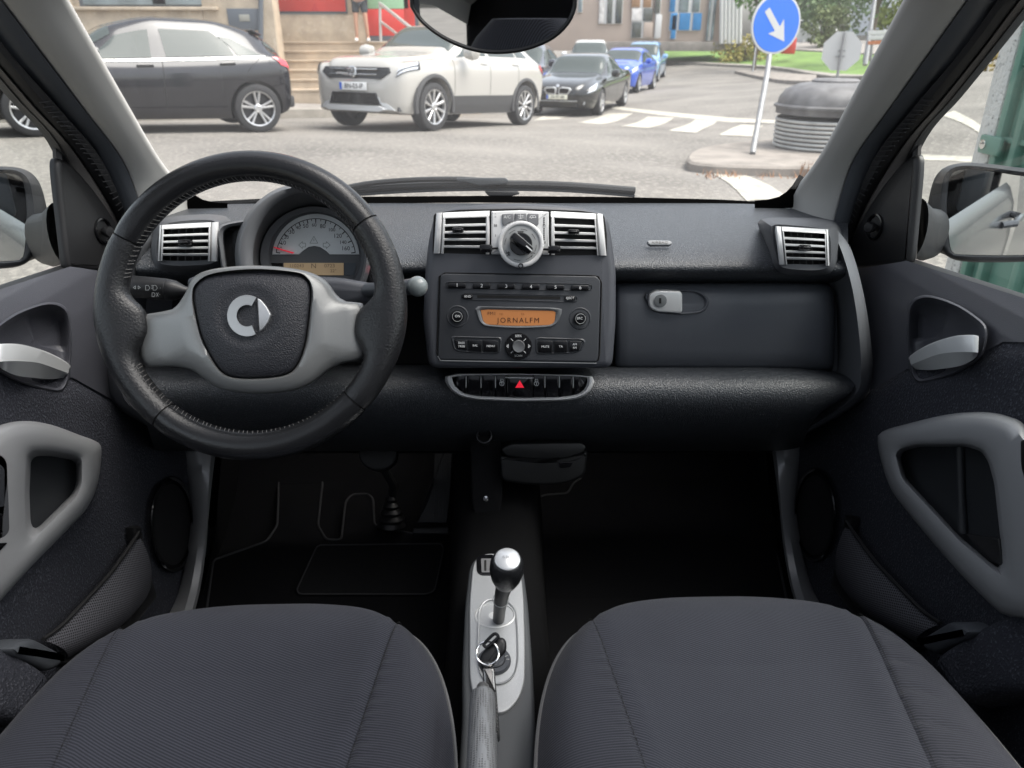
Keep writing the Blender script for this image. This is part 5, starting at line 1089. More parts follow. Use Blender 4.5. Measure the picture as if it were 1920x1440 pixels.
face = plate('dial_face', kp_, fc+[(512,477),(560,477),(568,470),(578,463),(589,461),(600,463),(612,471),(618,477),(673,477)], hb_-.001, hb_+.002, M('dial_silver', (.74, .77, .77), .42, .1, var=(30, .05)), ic, .0005)
zh = hb_+.0024; dc_ = (592, 485); ticks = []; arc = []
A0, A1 = 171, 9; nums = ['0','10','20','30','40','50','60','80','100','120','140','160']
angs = [171,156.5,142,128,115,102.5,90,75,59.5,43,26.5,9]
rr_ = 75
lines_on(kp_, [[(dc_[0]+rr_*math.cos(R(a)), dc_[1]-rr_*math.sin(R(a))) for a in range(9, 172, 3)]], 1.4, zh).build('scale_arc', m_black, face, smooth=False, fix=False)
for i, a in enumerate(angs):
    c, s = math.cos(R(a)), math.sin(R(a)); ticks.append([(dc_[0]+rr_*c, dc_[1]-rr_*s), (dc_[0]+(rr_-7)*c, dc_[1]-(rr_-7)*s)])
lines_on(kp_, ticks, 1.9, zh).build('tick_marks', m_black, face, smooth=False, fix=False)
ticks = []
for i in range(len(angs)-1):
    for k in (.5,):
        a = angs[i]+(angs[i+1]-angs[i])*k; c, s = math.cos(R(a)), math.sin(R(a)); ticks.append([(dc_[0]+rr_*c, dc_[1]-rr_*s), (dc_[0]+(rr_-4)*c, dc_[1]-(rr_-4)*s)])
lines_on(kp_, ticks, 1.1, zh).build('tick_marks', m_black, face, smooth=False, fix=False)
pos = [(527,466),(531,455.5),(537,445),(547,435),(559,427),(573,424),(589,422),(605,424.5),(622,431),(633,442.5),(643,454.5),(648,466)]
for i, (n_, (x, y)) in enumerate(zip(nums, pos)): text('numeral', kp_, n_, x, y, 7.6 if i % 2 else 6.4, m_black, face, h=zh, bold=.01)
m_fnt = M('dial_symbol', (.30, .33, .32), .5)
lines_on(kp_, [[(581,456),(596,456),(588.5,443),(581,456)], [(588.5,448),(588.5,452)], [(560,459.5),(567,453),(567,456),(573,456),(573,463),(567,463),(567,466),(560,459.5)], [(619,459.5),(612,453),(612,456),(606,456),(606,463),(612,463),(612,466),(619,459.5)]], 1.0, zh).build('indicator_symbols', m_fnt, face, smooth=False, fix=False)
nd = [kp_.p(*p, zh+.003) for p in ((513,462.5),(513,464.5),(548,475.5),(552,473.5))]; mesh('needle', nd+[p-kp_.n*.001 for p in nd], [(0,1,2,3),(4,5,6,7),(0,1,5,4),(1,2,6,5),(2,3,7,6),(3,0,4,7)], M('needle_red', (.75, .05, .08), .4, emit=(.8, .02, .05, .12)), ic, smooth=False)
ld = plate('trip_display', kp_, [(532,493),(644,493),(644,516),(532,516)], hb_-.001, hb_+.0012, M('trip_lcd', (.40, .30, .19), .4, emit=(.6, .42, .22, .06)), ic, 0)
m_ink = M('trip_ink', (.16, .12, .08), .5)
for s, x, y, h_ in (('110243', 556, 498.5, 6), ('N', 588, 499, 9), ('0723', 618, 498.5, 6.5), ('22°', 625, 508, 5.5)): text('lettering', kp_, s, x, y, h_, m_ink, ld, h=hb_+.0016, sx=1.1)
plate('side_screen', kp_, [(502,493),(530,493),(530,520),(510,520)], hb_-.001, hb_+.001, m_gblack, ic, 0); plate('side_screen', kp_, [(646,493),(668,493),(664,516),(646,516)], hb_-.001, hb_+.001, M('slate', (.07, .085, .10), .4), ic, 0)
# warning lamp wing left of the pod
wq = rp([(404,432),(412,421),(440,415),(462,412),(466,530),(424,530),(414,500),(408,460)], [8,8,8,2,2,4,8,8]); wi = rp([(420,436),(428,427),(450,423),(464,422),(466,528),(432,528),(426,500),(421,460)], [4,4,4,2,2,3,4,4])
ring('warning_wing', kp_, wq, wi, [(0, -.10), (.05, -.035), (.3, -.022), (.8, -.026), (1, -.045)], m_rim, ic, 64, (438, 475)); ws = plate('warning_screen', kp_, wi, -.05, -.044, M('smoked_lens', (.008, .008, .009), .25), ic, 0)
m_wred = M('warning_red', (.7, .02, .05), .4, emit=(1, .02, .08, 1.2))
lines_on(kp_, [ell(447, 487.5, 1.4, 1.6, 8)+[(448.4, 487.5)], [(444.5,495),(447,490),(449.5,495),(444.5,495)], [(447,490),(447,495)], [(443,496),(451,496)]], 1.0, -.0436).build('seat_belt_lamp', m_wred, ws, smooth=False, fix=False)
rwq = plate('warning_lens', kp_, [(690,480),(706,484),(706,530),(690,530)], -.06, -.04, bpy.data.materials['smoked_lens'], ic, .002); lines_on(kp_, [[(698,500),(702,503),(699,507),(703,510)], [(700,512),(703,514)]], 1.6, -.0396).build('red_lamp', m_wred, rwq, smooth=False, fix=False)
# ================================================================ steering column and stalks
sc_ = thing('steering_column', 'dark plastic steering column shroud behind the wheel hub', 'steering column', tuple(PD(480, 600, 1.0)))
cpl = PL(PD(520, 560, .955), (-FW)); mesh('shroud', *loft([[cpl.p(*q, h) for q in rp(pp, 12)] for pp, h in (([(440,540),(690,545),(690,660),(440,660)], -.12), ([(345,520),(400,508),(640,519),(704,530),(706,562),(640,575),(560,660),(420,660),(350,560)], -.02), ([(352,524),(400,512),(640,523),(698,533),(700,558),(640,570),(560,650),(420,650),(356,556)], 0))], True, False, True) if False else plate_g(cpl, rp([(346,520),(400,506),(640,519),(704,531),(706,562),(640,576),(560,660),(420,660),(350,562)], 10), -.10, 0, .010), m_cons, sc_)
ls = thing('light_stalk', 'black indicator and light stalk left of the steering wheel hub', 'stalk', tuple(PD(342, 545, .95)))
p0, p1 = PD(236, 536, .945), PD(345, 546, .955); ax = (p1-p0).normalized(); q = .945/FPX
lv = mesh('barrel', *lathe([(.001, 0), (19*q, .0005), (20.5*q, .003), (21*q, 72*q), (20*q, 73*q)], p0, ax, 28, True, False), m_black, ls); mesh('collar', *lathe([(20*q, 72*q), (20.5*q, 74*q), (19*q, 88*q), (10*q, 106*q), (8*q, 118*q)], p0, ax, 28, False, True), m_black, ls)
spl = PL(PD(275, 540, .945-21.4*q), -FW)
lines_on(spl, [[(250,539),(254,536),(254,542),(250,539)], [(263,539),(259,536),(259,542),(263,539)], [(273,535),(273,544),(278,544),(281,540),(278,535),(273,535)], [(287,535),(287,544),(292,544),(295,540),(292,535),(287,535)], [(284,535),(286,535)], [(284,538),(286,538)], [(284,541),(286,541)], [(285,549),(285,556),(289,556),(291,552),(289,549),(285,549)], [(293,549),(297,556)], [(293,556),(297,549)], [(300,540),(301,540)], [(299,552),(300,552)]], .9, 0).build('symbols', m_grey_print, lv, smooth=False, fix=False)
rs = thing('wiper_stalk', 'grey round tipped wiper stalk right of the steering wheel', 'stalk', tuple(PD(700, 540, .97)))
a0, a1 = PD(690, 545, .96), PD(783, 537, .90); mesh('arm', *tube([a0, a0.lerp(a1, .6), a1], [.010, .009, .011], 12), m_strip, rs); mesh('tip', *lathe([(.0115, -.012), (.0125, -.004), (.012, .004), (.009, .009), (.004, .0115), (.0005, .012)], a1, (CAM-a1).normalized(), 24), M('tip_grey', (.24, .27, .27), .3, coat=.4), rs)
# ================================================================ steering wheel
m_leath = M('black_leather', (.017, .0175, .019), .30, bump=(420, .5, .0014, 3), spec=.5)
m_leath2 = M('smooth_leather', (.015, .0155, .017), .24, bump=(450, .3, .0010, 3), spec=.5)
m_hub = M('hub_grey', (.27, .275, .272), .36, .4, bump=(1500, .3, .0004, 2), spk=(1300, .55, .8, (.32, .325, .32)))
m_bag = M('airbag_leather', (.027, .028, .034), .42, bump=(620, .9, .0014, 2))
m_thr = M('stitch_thread', (.20, .195, .19), .8)
DW = .87; wpn = PL(PD(471.5, 573.5, DW), -FW); sw = thing('steering_wheel', 'black leather steering wheel with grey two spoke hub and silver round emblem', 'steering wheel', tuple(PD(471, 573, DW+.03)))
oc_ = wpn.o; wx, wy, wn = RT, UP, -FW; px_m = DW/FPX
Rc, rt_ = 262.5*px_m, 27.8*px_m
def rimpt(a): return oc_+(wx*math.cos(a)+wy*math.sin(a))*Rc
def rimr(a, inner):
    d = math.degrees(a) % 360; g = 0
    for c in (188, 352): 
        q = min(abs(d-c), 360-abs(d-c)); g = max(g, math.exp(-(q/15)**2))
    return rt_*(1+.10*g)
def rimseg(name, a0, a1, m):
    n = max(8, int(abs(a1-a0)/3)); rings = []
    for i in range(n+1):
        a = R(a0+(a1-a0)*i/n); c = rimpt(a); rad = (c-oc_).normalized(); e = 0 if 0 < i < n else 1
        r_ = rimr(a, 0)*(.965 if e else 1)
        d_ = math.degrees(a) % 360; g_ = max(math.exp(-(min(abs(d_-c_), 360-abs(d_-c_))/11.5)**4) for c_ in (188.5, 350.5))
        rings.append([c+(rad*math.cos(t)*(1+(1.15*g_ if math.cos(t) < 0 else 0))+wn*math.sin(t)*(1.02-.12*g_*(math.cos(t) < -.3)))*r_ for t in np.linspace(0, 2*math.pi, 24, endpoint=False)])
    return mesh(name, *loft(rings, True, True, True), m, sw, ang=80)
sp_ = [29, 151, 232, 316, 389]
angle_px = lambda x, y: math.degrees(math.atan2(573.5-y, x-471.5)) % 360
s1, s2, s3, s4 = angle_px(703, 408), angle_px(222, 440), angle_px(305, 782), angle_px(690, 772)
g = .35
for a0, a1, m in ((s1+g, s2-g, m_leath2), (s2+g, s3-g, m_leath), (s3+g, s4-g, m_leath2), (s4+g, s1+360-g, m_leath)): rimseg('rim_leather', a0, a1, m)
mb = MB(); mb.add(*tube([rimpt(R(a)) for a in range(0, 360, 4)], rt_*.90, 12, True)); mb.build('rim_core', m_dark, sw)
th = MB(); rn = random.Random(8); n = 170
for i in range(n):
    a = 2*math.pi*(i+rn.uniform(-.2, .2))/n; d = math.degrees(a)
    if 168 < d < 207 or 333 < d < 372 or d < 12: continue
    c = rimpt(a); rad = (c-oc_).normalized(); tan = wn.cross(rad); r_ = rimr(a, 1)*1.02
    t0, t1 = R(180+2), R(180-30); p0 = c+(rad*math.cos(t0)+wn*math.sin(t0))*r_-tan*.0012; p1 = c+(rad*math.cos(t1)+wn*math.sin(t1))*r_+tan*.0016
    th.add(*tube([p0, (p0+p1)/2+(p0+p1-2*c).normalized()*.0008, p1],   .00032, 4))
o = th.build('stitching', m_thr, sw); o['kind'] = 'stuff'
ho_ = crv([(266,590),(321,581),(346,552),(363,520),(397,505),(465,498),(533,501),(583,511),(613,528),(634,556),(660,569),(682,571),(689,621),(686,670),(650,679),(617,693),(583,719),(541,734),(473,738),(414,729),(384,711),(359,694),(321,687),(275,688),(260,664),(259,621)], 5)
hi_ = crv([(367,533),(397,514),(473,505),(550,510),(574,520),(584,545),(580,592),(571,651),(554,690),(528,705),(473,710),(431,706),(406,687),(380,638),(365,583),(361,553)], 6)
cc = (473, 612)
def dome(x, y): return .030*max(0, 1-((x-473)/160)**2*.9-((y-612)/150)**2*.6)
A, B = polar(ho_, cc, 120), polar(hi_, cc, 120); rings = []
for t, h in ((0, -.022), (.02, -.006), (.10, .001), (.35, .004), (.7, .006), (.9, .006), (.98, .003), (1, -.006)):
    rings.append([wpn.p(a[0]*(1-t)+b[0]*t, a[1]*(1-t)+b[1]*t, h+dome(a[0]*(1-t)+b[0]*t, a[1]*(1-t)+b[1]*t)*.9) for a, b in zip(A, B)])
mesh('hub_frame', *loft(rings), m_hub, sw, ang=60)
for poly in ([(276,605),(330,598),(350,620),(346,655),(325,668),(274,672)], [(612,600),(670,590),(676,655),(640,660),(612,660),(604,640)]): pass
mesh('hub_gap', *loft([[wpn.p(*q, dome(*q)*.9-.004) for q in B], [wpn.p(*q, dome(*q)*.9-.008) for q in [(cc[0]+(b[0]-cc[0])*.9, cc[1]+(b[1]-cc[1])*.9) for b in B]]]), m_dark, sw)
rings = []; cB = [(cc[0]+(b[0]-cc[0])*.985, cc[1]+(b[1]-cc[1])*.985) for b in B]
em = (463, 592)
def bag_h(x, y):
    r_ = math.hypot(x-em[0], y-em[1]); h = dome(x, y)*.95+.001
    if r_ < 62: h -= .0035*(1 if r_ < 46 else (1-(r_-46)/16)**2*(3-2*(1-(r_-46)/16)))
    if y < 532: h -= .010*((532-y)/30)**1.6
    return h
for t, h in ((1.0, -.010), (1.0, -.003), (.975, .0015), (.94, .003), (.88, .004), (.8, .0045), (.72, .005), (.64, .005), (.56, .005), (.5, .005), (.44, .005), (.38, .005), (.32, .005), (.25, .005), (.18, .005), (.1, .005), (.03, .005)):
    rings.append([wpn.p(cc[0]+(b[0]-cc[0])*t, cc[1]+(b[1]-cc[1])*t, h+bag_h(cc[0]+(b[0]-cc[0])*t, cc[1]+(b[1]-cc[1])*t)) for b in cB])
mesh('airbag_cover', *loft(rings, True, False, True), m_bag, sw, ang=70)
epl = PL(wpn.p(463, 592, bag_h(463, 592)+.0055), wpn.n); m_emb = M('emblem_silver', (.72, .73, .73), .3, .7)
eo = [(463+37.5*math.cos(R(a)), 592-39*math.sin(R(a))) for a in range(62, 299, 6)]; ei = [(463+19*math.cos(R(a)), 592-20*math.sin(R(a))) for a in range(298, 61, -6)]
n_ = len(eo); v = [epl.p(*q, 0) for q in eo+ei]+[epl.p(*(463+(x-463)*.985, 592+(y-592)*.985), .0032) for x, y in eo]+[epl.p(*(463+(x-463)*1.03, 592+(y-592)*1.03), .0032) for x, y in ei]
N = n_+len(ei); f = []
for i in range(n_-1): f.append((N+i, N+i+1, N+N-2-i, N+N-1-i))
for i in range(N): j = (i+1) % N; f.append((i, j, N+j, N+i))
e_ = thing  # (emblem pieces below)
mesh('emblem_ring', v, f, m_emb, sw, ang=40)
plate('emblem_arrow', epl, rp([(482.5,559),(489,563),(499,575),(507,590),(502,604),(493,616),(485.5,622),(484,600),(483,580)], [.5,3,4,1,4,3,.5,2,2]), -.001, .0032, m_emb, sw, .0008)
lines_on(PL(wpn.p(460, 665, bag_h(460, 665)+.0056), wpn.n), [[(430,664),(437,664),(437,666)], [(509,662),(516,662),(516,664)]], 1.0, 0).build('moulded_mark', M('mould', (.06, .06, .065), .5), sw, smooth=False, fix=False)
text('moulded_lettering', PL(wpn.p(473, 666, bag_h(473, 666)+.0056), wpn.n), 'AIRBAG', 474, 666, 5, bpy.data.materials['mould'], sw, h=0, sx=1.25)
# ================================================================ doors
m_dplast = M('door_plastic', (.064, .066, .078), .38, bump=(900, .5, .0008, 2))
m_cloth = M('door_cloth', (.029, .031, .040), .9, bump=(330, 1.0, .0025, 1.5), spk=(330, .56, .70, (.085, .088, .105)), spec=.3)
m_grab = M('grab_silver', (.33, .335, .345), .40, .2, bump=(1500, .25, .0004, 2), spk=(1200, .55, .8, (.36, .365, .37)))
m_hsil = M('handle_satin', (.62, .635, .635), .3, .25)
m_mirh = M('mirror_black', (.020, .021, .024), .5, spec=.3)
m_pocket = M('pocket_inner', (.016, .018, .021), .55)
def net_mat():
    m = M('pocket_net', (.05, .05, .058), .7); t = m.node_tree; b = t.nodes['Principled BSDF']; tc = t.nodes.new('ShaderNodeTexCoord'); mp_ = t.nodes.new('ShaderNodeMapping')
    mp_.inputs['Rotation'].default_value = (R(38), 0, 0); mp_.inputs['Scale'].default_value = (0, 260, 330); t.links.new(tc.outputs['Object'], mp_.inputs[0])
    ck = t.nodes.new('ShaderNodeTexVoronoi'); ck.inputs['Scale'].default_value = 1.0; ck.inputs['Randomness'].default_value = 0.1; t.links.new(mp_.outputs[0], ck.inputs['Vector'])
    mr = t.nodes.new('ShaderNodeMapRange'); mr.inputs[1].default_value = .28; mr.inputs[2].default_value = .42; t.links.new(ck.outputs['Distance'], mr.inputs[0])
    mx = t.nodes.new('ShaderNodeMix'); mx.data_type = 'RGBA'; mx.inputs[6].default_value = (.004, .004, .005, 1); mx.inputs[7].default_value = (.10, .10, .115, 1); t.links.new(mr.outputs[0], mx.inputs[0]); t.links.new(mx.outputs[2], b.inputs['Base Color'])
    return m
m_net = net_mat()
def gX(z):                                                       # inner door skin, x by height above the ground
    r = z-1.3; return float(np.interp(r, [-1.1,-.9,-.75,-.62,-.5,-.42,-.36,-.32,-.295,-.28,-.27], [.575,.598,.604,.602,.597,.597,.600,.606,.616,.628,.64]))
def DP(px, py, off=0):
    X = .6
    for _ in range(12): X = gX(PX(px, py, X).z)
    return PX(px, py, X-off)
def inside(p, poly):
    c = False; n = len(poly)
    for i in range(n):
        (x1, y1), (x2, y2) = poly[i-1], poly[i]
        if (y1 > p[1]) != (y2 > p[1]) and p[0] < (x2-x1)*(p[1]-y1)/(y2-y1)+x1: c = not c
    return c
def door(side):
    s = side; nm = 'right' if s > 0 else 'left'
    lab = 'passenger door with silver triangular grab handle, right of the dashboard' if s > 0 else 'driver door with silver grab handle and window switch, left of the wheel'
    d = thing('car_door_assembly', lab, 'car door', (s*.62, .9, .35), 'doors of the cabin'); d0 = d
    W0 = WL[d]; WL[d] = V((s*W0.x, W0.y, W0.z)) if False else W0
    made = []
    def add(o): made.append(o); return o
    sill = lambda px: float(np.interp(px, [1540,1590,1640,1700,1710,1920,2200], [512,505,499,489,492,559,650]))
    low = lambda px: float(np.interp(px, [1540,1640,1700,1790,1840,1880,1960,2200], [792,728,692,690,662,641,642,670]))
    cup = crv([(1702,600),(1706,572),(1722,557),(1750,556),(1795,572),(1832,596),(1849,615),(1848,645),(1836,672),(1795,698),(1745,714),(1718,716),(1706,690),(1702,650)], 5)
    cols = list(np.arange(1535, 2200, 5.)); rws = []; pxs = []; nr = 44
    for k in range(nr+1):
        t = k/nr; rws.append([DP(px, sill(px)+(low(px)-sill(px))*t) for px in cols]); pxs.append([(px, sill(px)+(low(px)-sill(px))*t) for px in cols])
    v, f = grid(rws); flat = [p for r_ in pxs for p in r_]; c2 = [(1775+(x-1775)*.95, 636+(y-636)*.95) for x, y in cup]
    f = [q for q in f if not inside((sum(flat[i][0] for i in q)/4, sum(flat[i][1] for i in q)/4), c2)]
    add(mesh('upper_panel', v, f, m_dplast, d, ang=80))
    # cloth below, a touch proud with a rounded top edge
    rws = []; nr = 40
    for k in range(nr+1):
        t = k/nr; rws.append([DP(px, low(px)+(1560-low(px))*t, .0035 if 0 < k else -.004) for px in np.arange(1440, 2200, 8.)])
    add(mesh('cloth_panel', *grid(rws), m_cloth, d, ang=80))
    dp = PL((.597, 0, 0), (-1, 0, 0)); cc = (1772, 638)
    # handle cup
    rings = []; A = polar(cup, cc, 72)
    for t, h in ((1.02, -.004), (1.0, .004), (.965, .0055), (.92, .003), (.86, -.003), (.7, -.009), (.45, -.013), (.15, -.015)):
        rings.append([dp.p(cc[0]-8*(1-t)+(a[0]-cc[0])*t, cc[1]-6*(1-t)+(a[1]-cc[1])*t, h-(.006 if (t < .8 and a[0] < 1790 and a[1] < 640) else 0)) for a in A])
    cu = add(mesh('handle_cup', *loft(rings, True, False, True), m_dplast, d, ang=70))
    # lever: tapered curved bar
    top = [(1704,669),(1722,656),(1750,642),(1790,630),(1822,628),(1835,630)]; mid = [(1708,684),(1730,675),(1760,664),(1795,660),(1822,660),(1834,661)]; bot = [(1712,692),(1740,694),(1770,691),(1800,686),(1822,676),(1832,668)]
    hh = [.004, .014, .022, .027, .024, .020]
    def ln(pts, dh): return [V(q) for q in crv([tuple(dp.p(x, y, h+dh)) for (x, y), h in zip(pts, hh)], 5, False)]
    T0, T1, M1, B1, B0 = ln(top, -.014), ln(top, -.001), ln(mid, .002), ln(bot, -.008), ln(bot, -.02)
    vv, ff = grid([T0, T1, [a.lerp(b, .12)+V((-.001, 0, 0)) for a, b in zip(T1, M1)], [a.lerp(b, .9) for a, b in zip(T1, M1)], M1, B1, B0]); n6 = len(T0); ff = list(ff)+[tuple(i*n6+n6-1 for i in range(7))]
    add(mesh('release_lever', vv, ff, m_hsil, d, ang=28))
    # grab handle
    if s > 0:
        ou = [(1645,826),(1656,808),(1691,797),(1774,777),(1846,772),(1894,781),(1925,800),(1965,870),(1990,1000),(2000,1190),(1950,1165),(1900,1158),(1876,1150),(1798,1073),(1691,947),(1661,894)]; inn = [(1688,856),(1696,846),(1722,838),(1810,837),(1840,846),(1853,866),(1864,906),(1880,1050),(1877,1064),(1868,1064),(1798,1004),(1700,898)]
    else:
        ou = [(1651,826),(1660,810),(1690,797),(1740,777),(1785,769),(1830,775),(1880,800),(1925,850),(1960,960),(1990,1190),(1905,1160),(1850,1110),(1790,1045),(1710,965),(1680,932),(1660,890)]; inn = [(1777,842),(1768,834),(1740,835),(1704,843),(1697,851),(1698,888),(1706,905),(1766,963),(1775,966),(1780,955),(1781,900)]
    cen = (1790, 900) if s > 0 else (1738, 885)
    O, I = polar(crv(ou, 5), cen, 96), polar(rp(inn, 9), cen, 96); rings = []
    ki = 1.10 if s > 0 else 1.26; I2 = [(cen[0]+(x-cen[0])*ki, cen[1]+(y-cen[1])*ki) for x, y in I]; I3 = [(cen[0]+(x-cen[0])*(1+(ki-1)*.75), cen[1]+(y-cen[1])*(1+(ki-1)*.75)) for x, y in I]
    for A_, B_, t, h in ((O, I2, 0, -.004), (O, I2, .02, .012), (O, I2, .08, .022), (O, I2, .22, .029), (O, I2, .5, .032), (O, I2, .8, .032), (O, I2, 1, .030), (I3, I, 0, .027), (I3, I, .75, .010), (I3, I, 1, .003)):
        rings.append([dp.p(o_[0]*(1-t)+i_[0]*t, o_[1]*(1-t)+i_[1]*t, h) for o_, i_ in zip(A_, B_)])
    gb = add(mesh('grab_handle', *loft(rings), m_grab, d, ang=60))
    ip = plate('handle_pocket', dp, [(cen[0]+(x-cen[0])*1.04, cen[1]+(y-cen[1])*1.04) for x, y in I], .001, .004, m_pocket, d, 0); add(ip)
    if s > 0:
        add(mesh('pocket_rib', *tube([dp.p(1800, 838, .008), dp.p(1802, 920, .008), dp.p(1806, 1000, .008)], [.005, .005, .006], 10), m_pocket, d))
        add(plate('door_pull_edge', dp, [(1810,1000),(1872,1010),(1878,1062),(1850,1050)], .003, .009, m_black, d, .002))
        add(plate('switch_panel', dp, rp([(1911,825),(1960,815),(1975,960),(1920,905),(1912,880)], 5), .012, .032, m_black, d, .003))
    else:
        sp2 = add(plate('switch_panel', dp, rp([(1817,842),(1827,826),(1905,822),(1925,985),(1830,987),(1816,970)], 8), .010, .032, m_pod, d, .003))
        add(plate('switch_well', dp, rp([(1824,856),(1832,846),(1910,844),(1915,925),(1826,925)], 6), .030, .0335, m_rad, d, .0005))
        add(plate('window_switch', dp, rp([(1826,938),(1836,934),(1905,934),(1905,972),(1828,974)], 3), .030, .040, m_gblack, d, .003))
        w_ = lines_on(dp, [[(1843,949),(1851,946),(1851,957),(1838,957),(1838,953),(1843,949)], [(1838,952.5),(1851,951.5)]], 1.1, .0404).build('window_symbol', m_white, d, smooth=False, fix=False); add(w_)
        add(plate('pull_well', dp, rp([(1820,990),(1920,992),(1940,1080),(1840,1010)], 4), .026, .0335, m_gblack, d, .001))
    # speaker
    sp = add(mesh('speaker_ring', *ring_g(dp, ell(1527, 966, 41, 90, 56), ell(1527, 966, 32, 74, 56), [(0, .003), (.2, .013), (.5, .015), (1, .004)], 56), m_gblack, d, ang=60))
    add(plate('speaker_grille', dp, ell(1527, 966, 34, 78, 48), .001, .0055, M('grille_' + nm, (.012, .012, .013), .6, bump=(900, .8, .0008, 1)), d, 0))
    # net pocket: bulging sheet between two edges
    e1 = [(1592,978),(1612,1008),(1645,1052),(1690,1100),(1735,1145),(1768,1168)]; e2 = [(1572,1092),(1584,1112),(1612,1140),(1648,1168),(1690,1190),(1722,1206)]
    a = [V(q) for q in crv([tuple(dp.p(x, y, .012)) for x, y in e1], 5, False)]; b = [V(q) for q in crv([tuple(dp.p(x, y, .010)) for x, y in e2], 5, False)]
    rws = []
    for t in np.linspace(0, 1, 9): rws.append([p.lerp(q, t)+V((-.026*math.sin(math.pi*t)**.8*(1-.5*abs(2*i/(len(a)-1)-1)), 0, 0)) for i, (p, q) in enumerate(zip(a, b))])
    add(mesh('pocket_net', *grid(rws), m_net, d)); add(mesh('net_cord', *tube([p+V((-.004, 0, 0)) for p in a], .0028, 6), m_rubber, d))
    add(plate('pocket_frame', dp, [(1583,966),(1596,970),(1592,990),(1580,1050),(1575,1090),(1600,1135),(1650,1175),(1700,1200),(1722,1212),(1700,1225),(1620,1180),(1556,1098),(1570,1040)], .002, .016, m_black, d, .004))
    add(plate('pocket_clip', dp, rp([(1717,1201),(1775,1166),(1790,1168),(1814,1184),(1808,1196),(1752,1228),(1735,1222)], 6), .004, .040, m_strip, d, .008))
    lowp = PL((.56, .6, .6), (-1, 0, .4)); add(plate('lower_bolster', lowp, crv([(1748,1236),(1790,1200),(1850,1165),(1905,1143),(2000,1120),(2060,1200),(2000,1285),(1900,1296),(1840,1304),(1795,1310),(1765,1275)], 5), -.03, .012, m_cloth, d, .014, 5))
    # mirror triangle with adjuster
    tp = PL(PX(1650, 400, .615), (-1, -.12, .05)); to = crv([(1582,500),(1584,478),(1598,440),(1622,395),(1655,345),(1685,308),(1708,292),(1718,294),(1719,320),(1712,400),(1703,484),(1690,494),(1640,500),(1605,503)], 5)
    tr = add(plate('mirror_triangle', tp, to, -.012, .0, m_black, d, .008, 5))
    a = tp.p(1641, 425); q_ = tp.fr(1641, 425)[3]; add(mesh('adjuster_cup', *lathe([(.021, -.001), (.0205, .003), (.018, .0035), (.015, -.001), (.013, -.006), (.0005, -.007)], a, tp.n, 36, False, True), m_gblack, d))
    add(mesh('adjuster_knob', *lathe([(.005, -.006), (.005, .008), (.0085, .010), (.009, .016), (.007, .0195), (.0005, .020)], a, (tp.n+V((-.2, -.6, 0))).normalized(), 24, False, True), m_black, d))
    # window channel, waist seal, glass
    add(mesh('window_channel', *grid([[PX(1716, 264, .634), PX(1700, 490, .634)], [PX(1713, 264, .628), PX(1697, 490, .626)], [PX(1722, 264, .632), PX(1710, 486, .632)]]), m_seal, d)); add(mesh('channel_edge', *grid([[PX(1721, 270, .634), PX(1709, 486, .634)], [PX(1728, 270, .640), PX(1719, 486, .640)]]), m_frame, d))
    add(mesh('waist_seal', *grid([[PX(x, sill(x)-8, .646) for x in range(1690, 2200, 20)], [PX(x, sill(x)-5, .638) for x in range(1690, 2200, 20)], [PX(x, sill(x)+3, .628) for x in range(1690, 2200, 20)]]), m_seal, d))
    gtop = [V((.60, y, 1.3+.16)) for y in (.95, .7, .4, .0)]; gbot = [V((.645, y, 1.3-.30)) for y in (1.14, .8, .4, .0)]
    add(mesh('window_glass', *grid([[gbot[0], gbot[1], gbot[2], gbot[3]], [PX(1724, 262, .637), gbot[1].lerp(gtop[1], .5), gbot[2].lerp(gtop[2], .5), gbot[3].lerp(gtop[3], .5)], gtop]), m_side, d))
    # outer skin and outside mirror
    rws = [[V((x-(.06*max(0, y-1.05)**1.2 if y > 1.05 else 0), y, z)) for y in np.linspace(1.75, -.11, 16)] for z, x in ((.33, .69), (.45, .735), (.6, .755), (.78, .76), (.88, .75), (.925, .73), (.94, .715))]
    add(mesh('outer_skin', *grid(rws), m_car, d, ang=90)); add(mesh('rubbing_strip', *bbox((.765, .55, .62), (.02, 1.2, .06), .008), m_black, d)); add(mesh('outer_handle', *tube([V((.755, .12, .84)), V((.785, .09, .845)), V((.785, -.03, .85)), V((.755, -.06, .85))], .011, 8), m_car, d))
    mn = V((-.345, -.938, .02)).normalized(); ml = PL(PY(1850, 400, 1.26), mn)
    mo = crv([(1779,345),(1783,328),(1798,319),(1830,318),(1900,328),(1990,345),(2000,400),(1985,470),(1920,478),(1800,477),(1784,470),(1778,430),(1776,385)], 5); mc = (1880, 400)
    Of = polar(mo, mc, 80); 
    def sc2(k, dx=0, dy=0): return [(mc[0]+(x-mc[0])*k+dx, mc[1]+(y-mc[1])*k+dy) for x, y in Of]
    frm = polar(crv([(1760,352),(1766,330),(1785,312),(1820,308),(1900,317),(2010,335),(2020,400),(2005,484),(1920,491),(1815,491),(1775,480),(1762,455),(1756,400)], 5), mc, 80)
    bk1 = polar(crv([(1740,380),(1752,335),(1775,312),(1820,305),(1900,313),(2000,330),(2015,400),(1995,480),(1900,486),(1800,480),(1745,465),(1736,420)], 5), mc, 80)
    bk2 = polar(crv([(1742,395),(1760,345),(1800,325),(1900,330),(1960,350),(1970,400),(1950,450),(1850,455),(1760,450),(1742,430)], 5), mc, 80)
    mh = add(mesh('mirror_housing', *loft([[ml.p(*q, -.004) for q in Of], [ml.p(*q, .004) for q in mix2(Of, frm, .25)], [ml.p(*q, .004) for q in mix2(Of, frm, .7)], [ml.p(*q, -.006) for q in frm], [ml.p(*q, -.035) for q in bk1]]), m_mirh, d, ang=70))
